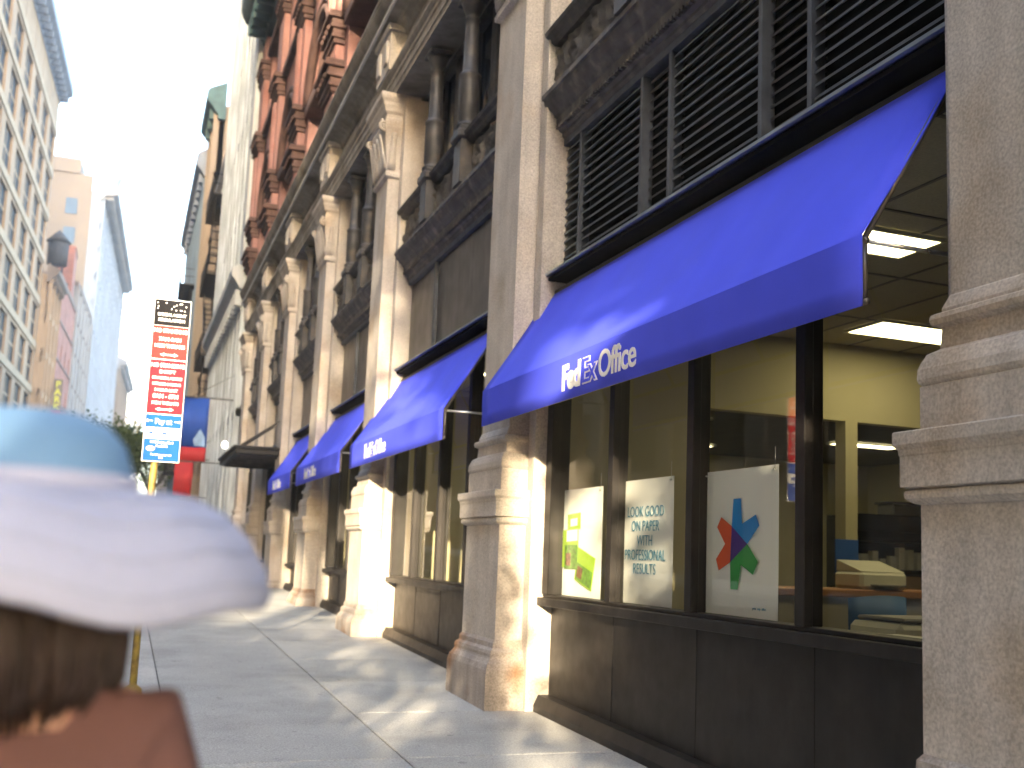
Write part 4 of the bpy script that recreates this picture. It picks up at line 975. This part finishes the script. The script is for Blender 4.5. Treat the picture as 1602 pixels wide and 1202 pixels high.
# ------------------------------------------------------------------ passer-by
def skin_obj(name, verts, edges, radii, m, parent, sub=2):
    me = bpy.data.meshes.new(name); o0 = ORG[parent] if parent else Vector((0, 0, 0))
    me.from_pydata([tuple(Vector(v) - o0) for v in verts], edges, []); me.update()
    me.materials.append(MATS[m])
    o = bpy.data.objects.new(name, me); COL.objects.link(o)
    if parent: o.parent = parent; ORG[o] = o0
    sk = o.modifiers.new('skin', 'SKIN'); sk.use_smooth_shade = True
    sd_ = me.skin_vertices[0].data
    for i, r_ in enumerate(radii): sd_[i].radius = r_ if isinstance(r_, tuple) else (r_, r_)
    sd_[0].use_root = True
    if sub: ss = o.modifiers.new('sub', 'SUBSURF'); ss.levels = sub; ss.render_levels = sub
    return o
def person():
    px, py = -.095, 1.15; zb = gz(py); P = lambda x, y, z: (px + x, py + y, zb + z)
    t = thing('person', 'person in a white sun hat with pale blue crown and a rust red top', 'person', (px, py, zb))
    V = []; E = []; Rr = []
    def add(p, r_, par=None):
        V.append(P(*p)); Rr.append(r_)
        if par is not None: E.append((par, len(V) - 1))
        return len(V) - 1
    pel = add((0, 0, .84), (.12, .095)); sp_ = add((0, 0, .96), (.105, .085), pel); ch = add((0, -.005, 1.13), (.12, .095), sp_); up = add((0, 0, 1.235), (.075, .06), ch)
    nk = add((0, .005, 1.27), .045, up); hb = add((0, .015, 1.30), (.052, .058), nk); hd = add((0, .02, 1.35), (.070, .085), hb); tp = add((0, .015, 1.42), (.060, .070), hd)
    add((0, .105, 1.345), .013, hd); add((.07, .01, 1.35), .014, hd); add((-.07, .01, 1.35), .014, hd); add((0, .085, 1.29), .03, hb)
    for s in (-1, 1):
        sh = add((s * .14, -.005, 1.235), .047, up); el = add((s * .178, -.06 * s - .02, .96), .034, sh); wr = add((s * .16, .06 * -s + .05, .72), .023, el)
        pm = add((s * .16, .06 * -s + .06, .66), (.032, .018), wr)
        for f in range(4):
            a = add((s * .16 + (f - 1.5) * .004, .06 * -s + .04 + f * .018, .625), .008, pm); b = add((s * .155, .06 * -s + .045 + f * .017, .60 - .004 * (f in (1, 2))), .0075, a); add((s * .148, .06 * -s + .048 + f * .016, .58 - .006 * (f in (1, 2))), .0065, b)
        a = add((s * .150, .06 * -s + .098, .67), .009, pm); add((s * .145, .06 * -s + .112, .645), .008, a)
        hp = add((s * .075, 0, .78), .078, pel); kn = add((s * .08, .10 * s, .44), .052, hp); an = add((s * .08, .16 * s - .05, .09), .033, kn); add((s * .085, .16 * s + .08, .035), .030, an)
    body = skin_obj('body', V, E, Rr, 'skin', t)
    # garments
    Tv = [P(0, 0, .82), P(0, 0, .96), P(0, -.005, 1.11), P(0, -.003, 1.215), P(.13, -.005, 1.235), P(-.13, -.005, 1.235), P(.160, -.02, 1.10), P(-.160, 0, 1.10), P(0, .0, 1.258)]
    skin_obj('top', Tv, [(0, 1), (1, 2), (2, 3), (3, 4), (3, 5), (4, 6), (5, 7), (3, 8)], [(.135, .11), (.122, .10), (.135, .108), (.105, .08), .058, .058, .052, .052, (.062, .055)], 'rust_cloth', t)
    Lv = [P(0, 0, .85)]; Le = []; Lr = [(.13, .105)]
    for s in (-1, 1):
        n = len(Lv); Lv += [P(s * .075, 0, .77), P(s * .08, .10 * s, .44), P(s * .08, .16 * s - .045, .13)]; Lr += [.09, .064, .05]; Le += [(0, n), (n, n + 1), (n + 1, n + 2)]
    skin_obj('trousers', Lv, Le, Lr, 'denim', t)
    for s in (-1, 1):
        m = MB(); a = .16 * s
        m.loft([[P(s * .085 + w * math.cos(q), a - .09 + yy, .0 + hh * max(0, math.sin(q)) + .0) for q in [R(k * 30) for k in range(12)]] for yy, w, hh in ((0, .02, .04), (.03, .035, .08), (.09, .038, .085), (.16, .045, .06), (.22, .035, .035), (.235, .02, .02))], smooth=True)
        m.build('shoe', 'shoe', t)
    # hair: bob of many locks
    rn = random.Random(2); m = MB()
    for k in range(900):
        a = rn.uniform(R(130), R(410)); a = a if rn.random() < .9 else rn.uniform(0, 6.28)
        if R(55) < (a % 6.283) < R(125): continue
        r0 = .076 + rn.uniform(0, .014); zt = 1.45 - rn.uniform(0, .02); zl = 1.27 + rn.uniform(-.03, .04)
        pts = []
        for i in range(6):
            u = i / 5; rr = r0 * (1 + .28 * math.sin(u * 2.4)) - .02 * (u > .8)
            pts.append(P(rr * math.cos(a + .05 * u) * .95, .01 + rr * 1.12 * math.sin(a + .05 * u), zt + (zl - zt) * u))
        m.tube(pts, [.004, .0055, .0055, .005, .0035, .001], 4)
    m.lathe(px, py + .012, [(.03, zb + 1.25), (.074, zb + 1.27), (.084, zb + 1.33), (.082, zb + 1.40), (.06, zb + 1.45), (.01, zb + 1.46)], 20)
    m.build('hair', 'hair', t)
    # sun hat
    cx, cy = P(0, .01, 0)[:2]; n = 48
    h = MB(); h.lathe(cx, cy, [(.104, zb + 1.448), (.104, zb + 1.465), (.100, zb + 1.49), (.091, zb + 1.515), (.074, zb + 1.533), (.045, zb + 1.544), (.01, zb + 1.548)], n)
    ho = h.build('sun_hat', 'hat_blue', t)
    br = MB(); rings = []
    prof = [(.1, 1.464), (.108, 1.470), (.135, 1.468), (.165, 1.460), (.195, 1.442), (.220, 1.415), (.236, 1.385), (.241, 1.365)]
    for s_ in (0, 1):
        seq = prof if s_ == 0 else prof[::-1]
        for r_, z in seq:
            ring = []
            for i in range(n):
                a = 2 * math.pi * i / n; wv = (r_ - .1) / .14
                zz = z + .010 * wv * math.sin(3 * a + 1) + .006 * wv * math.sin(7 * a) - s_ * .004; rr = (r_ - s_ * .002) * (1 + .03 * wv * math.sin(2 * a + .5))
                ring.append((cx + rr * math.cos(a), cy + rr * math.sin(a), zb + zz))
            rings.append(ring)
    br.loft(rings, cap=False, smooth=True); br.build('hat_brim', 'hat_white', ho)
    st = MB()                                              # stitched rows round the brim
    for r_, z in ((.135, 1.468), (.165, 1.460), (.195, 1.442), (.220, 1.415), (.236, 1.385)):
        pts = []
        for i in range(n + 1):
            a = 2 * math.pi * i / n; wv = (r_ - .1) / .14
            rr = r_ * (1 + .03 * wv * math.sin(2 * a + .5))
            pts.append((cx + rr * math.cos(a), cy + rr * math.sin(a), zb + z + .010 * wv * math.sin(3 * a + 1) + .006 * wv * math.sin(7 * a) + .0005))
        st.tube(pts, .0009, 5)
    st.build('brim_stitching', 'hat_stitch', ho)
    bd = MB(); bd.lathe(cx, cy, [(.1045, zb + 1.462), (.1075, zb + 1.466), (.106, zb + 1.482), (.102, zb + 1.484)], n); bd.build('hat_band', 'hat_white', ho)
person()

# ------------------------------------------------------------------ unseen surroundings; trees, van, low block and tower are added to shape the sunlight
def van(x, y, label):
    t = thing('shade_van', label, 'van', (x, y, gz(y) - .13)); z = gz(y) - .13
    m = MB(); m.bbox(x - 1.05, x + 1.05, y - 2.6, y + 1.2, z + .45, z + 2.75, .08); m.build('cargo_body', 'machine_white', t)
    m = MB(); m.add([(x + a * 1.0, y + yy, z + zz) for a in (-1, 1) for yy, zz in ((1.2, .45), (2.9, .45), (2.95, 1.15), (2.2, 1.35), (1.75, 2.2), (1.2, 2.25))],
                    [(0, 1, 2, 3, 4, 5), (11, 10, 9, 8, 7, 6)] + [(i, i + 6, (i + 1) % 6 + 6, (i + 1) % 6) for i in range(6)]); m.build('cab', 'machine_white', t)
    m = MB(); m.add([(x - .9, y + 2.24, z + 1.38), (x + .9, y + 2.24, z + 1.38), (x + .85, y + 1.83, z + 2.1), (x - .85, y + 1.83, z + 2.1)], [(0, 1, 2, 3)]); m.build('windscreen', 'dark_glass', t)
    for sx in (-1, 1):
        for yy in (-1.7, 2.1):
            w = MB(Matrix.Translation((x + sx * .92, y + yy, z + .38)) @ Matrix.Rotation(math.pi / 2, 4, 'Y')); w.lathe(0, 0, [(.2, -.12), (.37, -.11), (.38, 0), (.37, .11), (.2, .12)], 20); w.build('wheel', 'shelf_black', t)
        h = MB(); h.bbox(x + sx * .7 - .15, x + sx * .7 + .15, y + 2.94, y + 2.97, z + .8, z + .98, .01); h.build('headlight', 'chrome', t)

tree(.45, -9.2, 9.8, 2.3, 'broad leafy tree added unseen behind the camera to shade the near stone pier', 15000, 11, .22, .22, 1.2)  # unseen tree, added to keep sun off the near pier
tree(-2.25, -9.6, 13.0, 1.95, 'taller kerbside tree with a high crown added unseen behind the camera to shade the awning', 18000, 15, .25, .44, 1.3)  # unseen crown, added to shade awning and louvers
tree(-3.4, -5.2, 4.7, 1.6, 'slim young tree added unseen behind the camera to dapple the pavement', 1500, 12, .13, .55)  # added out of view for dappled shade on the pavement
tree(-9, -24, 21, 4.2, 'tall unseen tree added on the far kerb behind the camera to cut the high sun', 3500, 13, .34, .5, .8)  # unseen, put in to cut sun on the upper facade
tree(-9.8, -17, 20, 3.8, 'second tall unseen tree added on the far kerb behind the camera to cut the high sun', 3000, 14, .34, .5, .8)  # another unseen tree added against the high sun
city('low_shade_block', 'low flat roofed block added unseen behind the camera across the street to set the shadow edge', (-13.5, -110), 0, 20, 87, 9.15, 'beige_wall', 4.2, 5.4, 3.2, 2.6, 'tan_trim', None, pier_p=.1)  # added block; roof height chosen to set the shadow edge
city('opposite_block', 'tall brown block directly across the street outside the view', (-13.5, -22.8), 0, 14, 94, 36, 'beige_wall', 4.6, 6.6, 4.0, 3.0, 'tan_trim', 'brown_wall', pier_p=.2, winmax=60)
tree(-.3, -7, 5.0, 1.25, 'low bushy young tree added unseen behind the camera by the kerb to shade the pier foot', 9000, 16, .17, .28, 1.1)  # unseen, added to close a sun gap at the pier foot
t = thing('shade_tower', 'tall plain tower added outside the view behind the tan loft to shade the white block', 'building', (-42, 100, 2))  # unseen tower, added to shade the white block end wall
m = MB(); m.box(-62, -25, 58, 140, -1, 84)
for k in range(20): m.box(-62.3, -24.7, 57.7, 140.3, 4 + k * 4, 4.6 + k * 4)
m.build('wall', 'beige_wall', t)
m = MB(); m.box(-60, -27, 60, 138, 84, 86.5); m.build('roof_slab', 'grey_wall', t)
van(-4.2, -16, 'white delivery van added unseen behind the camera as a low sun block')  # unseen van, added as a low sun block

# ------------------------------------------------------------------ summer haze down the street
m = MB(); m.box(-70, 45, -125, 640, -8, 110)
hz = m.build('haze', 'void'); tag(hz, kind='stuff')
hm = bpy.data.materials.new('haze_air'); hm.use_nodes = True; hn = hm.node_tree; hn.nodes.remove(hn.nodes['Principled BSDF'])
pv = hn.nodes.new('ShaderNodeVolumePrincipled'); pv.inputs['Color'].default_value = (.86, .92, 1.0, 1); pv.inputs['Density'].default_value = .0012; pv.inputs['Anisotropy'].default_value = .2
hn.links.new(pv.outputs[0], [n for n in hn.nodes if n.type == 'OUTPUT_MATERIAL'][0].inputs['Volume'])
hz.data.materials.clear(); hz.data.materials.append(hm)
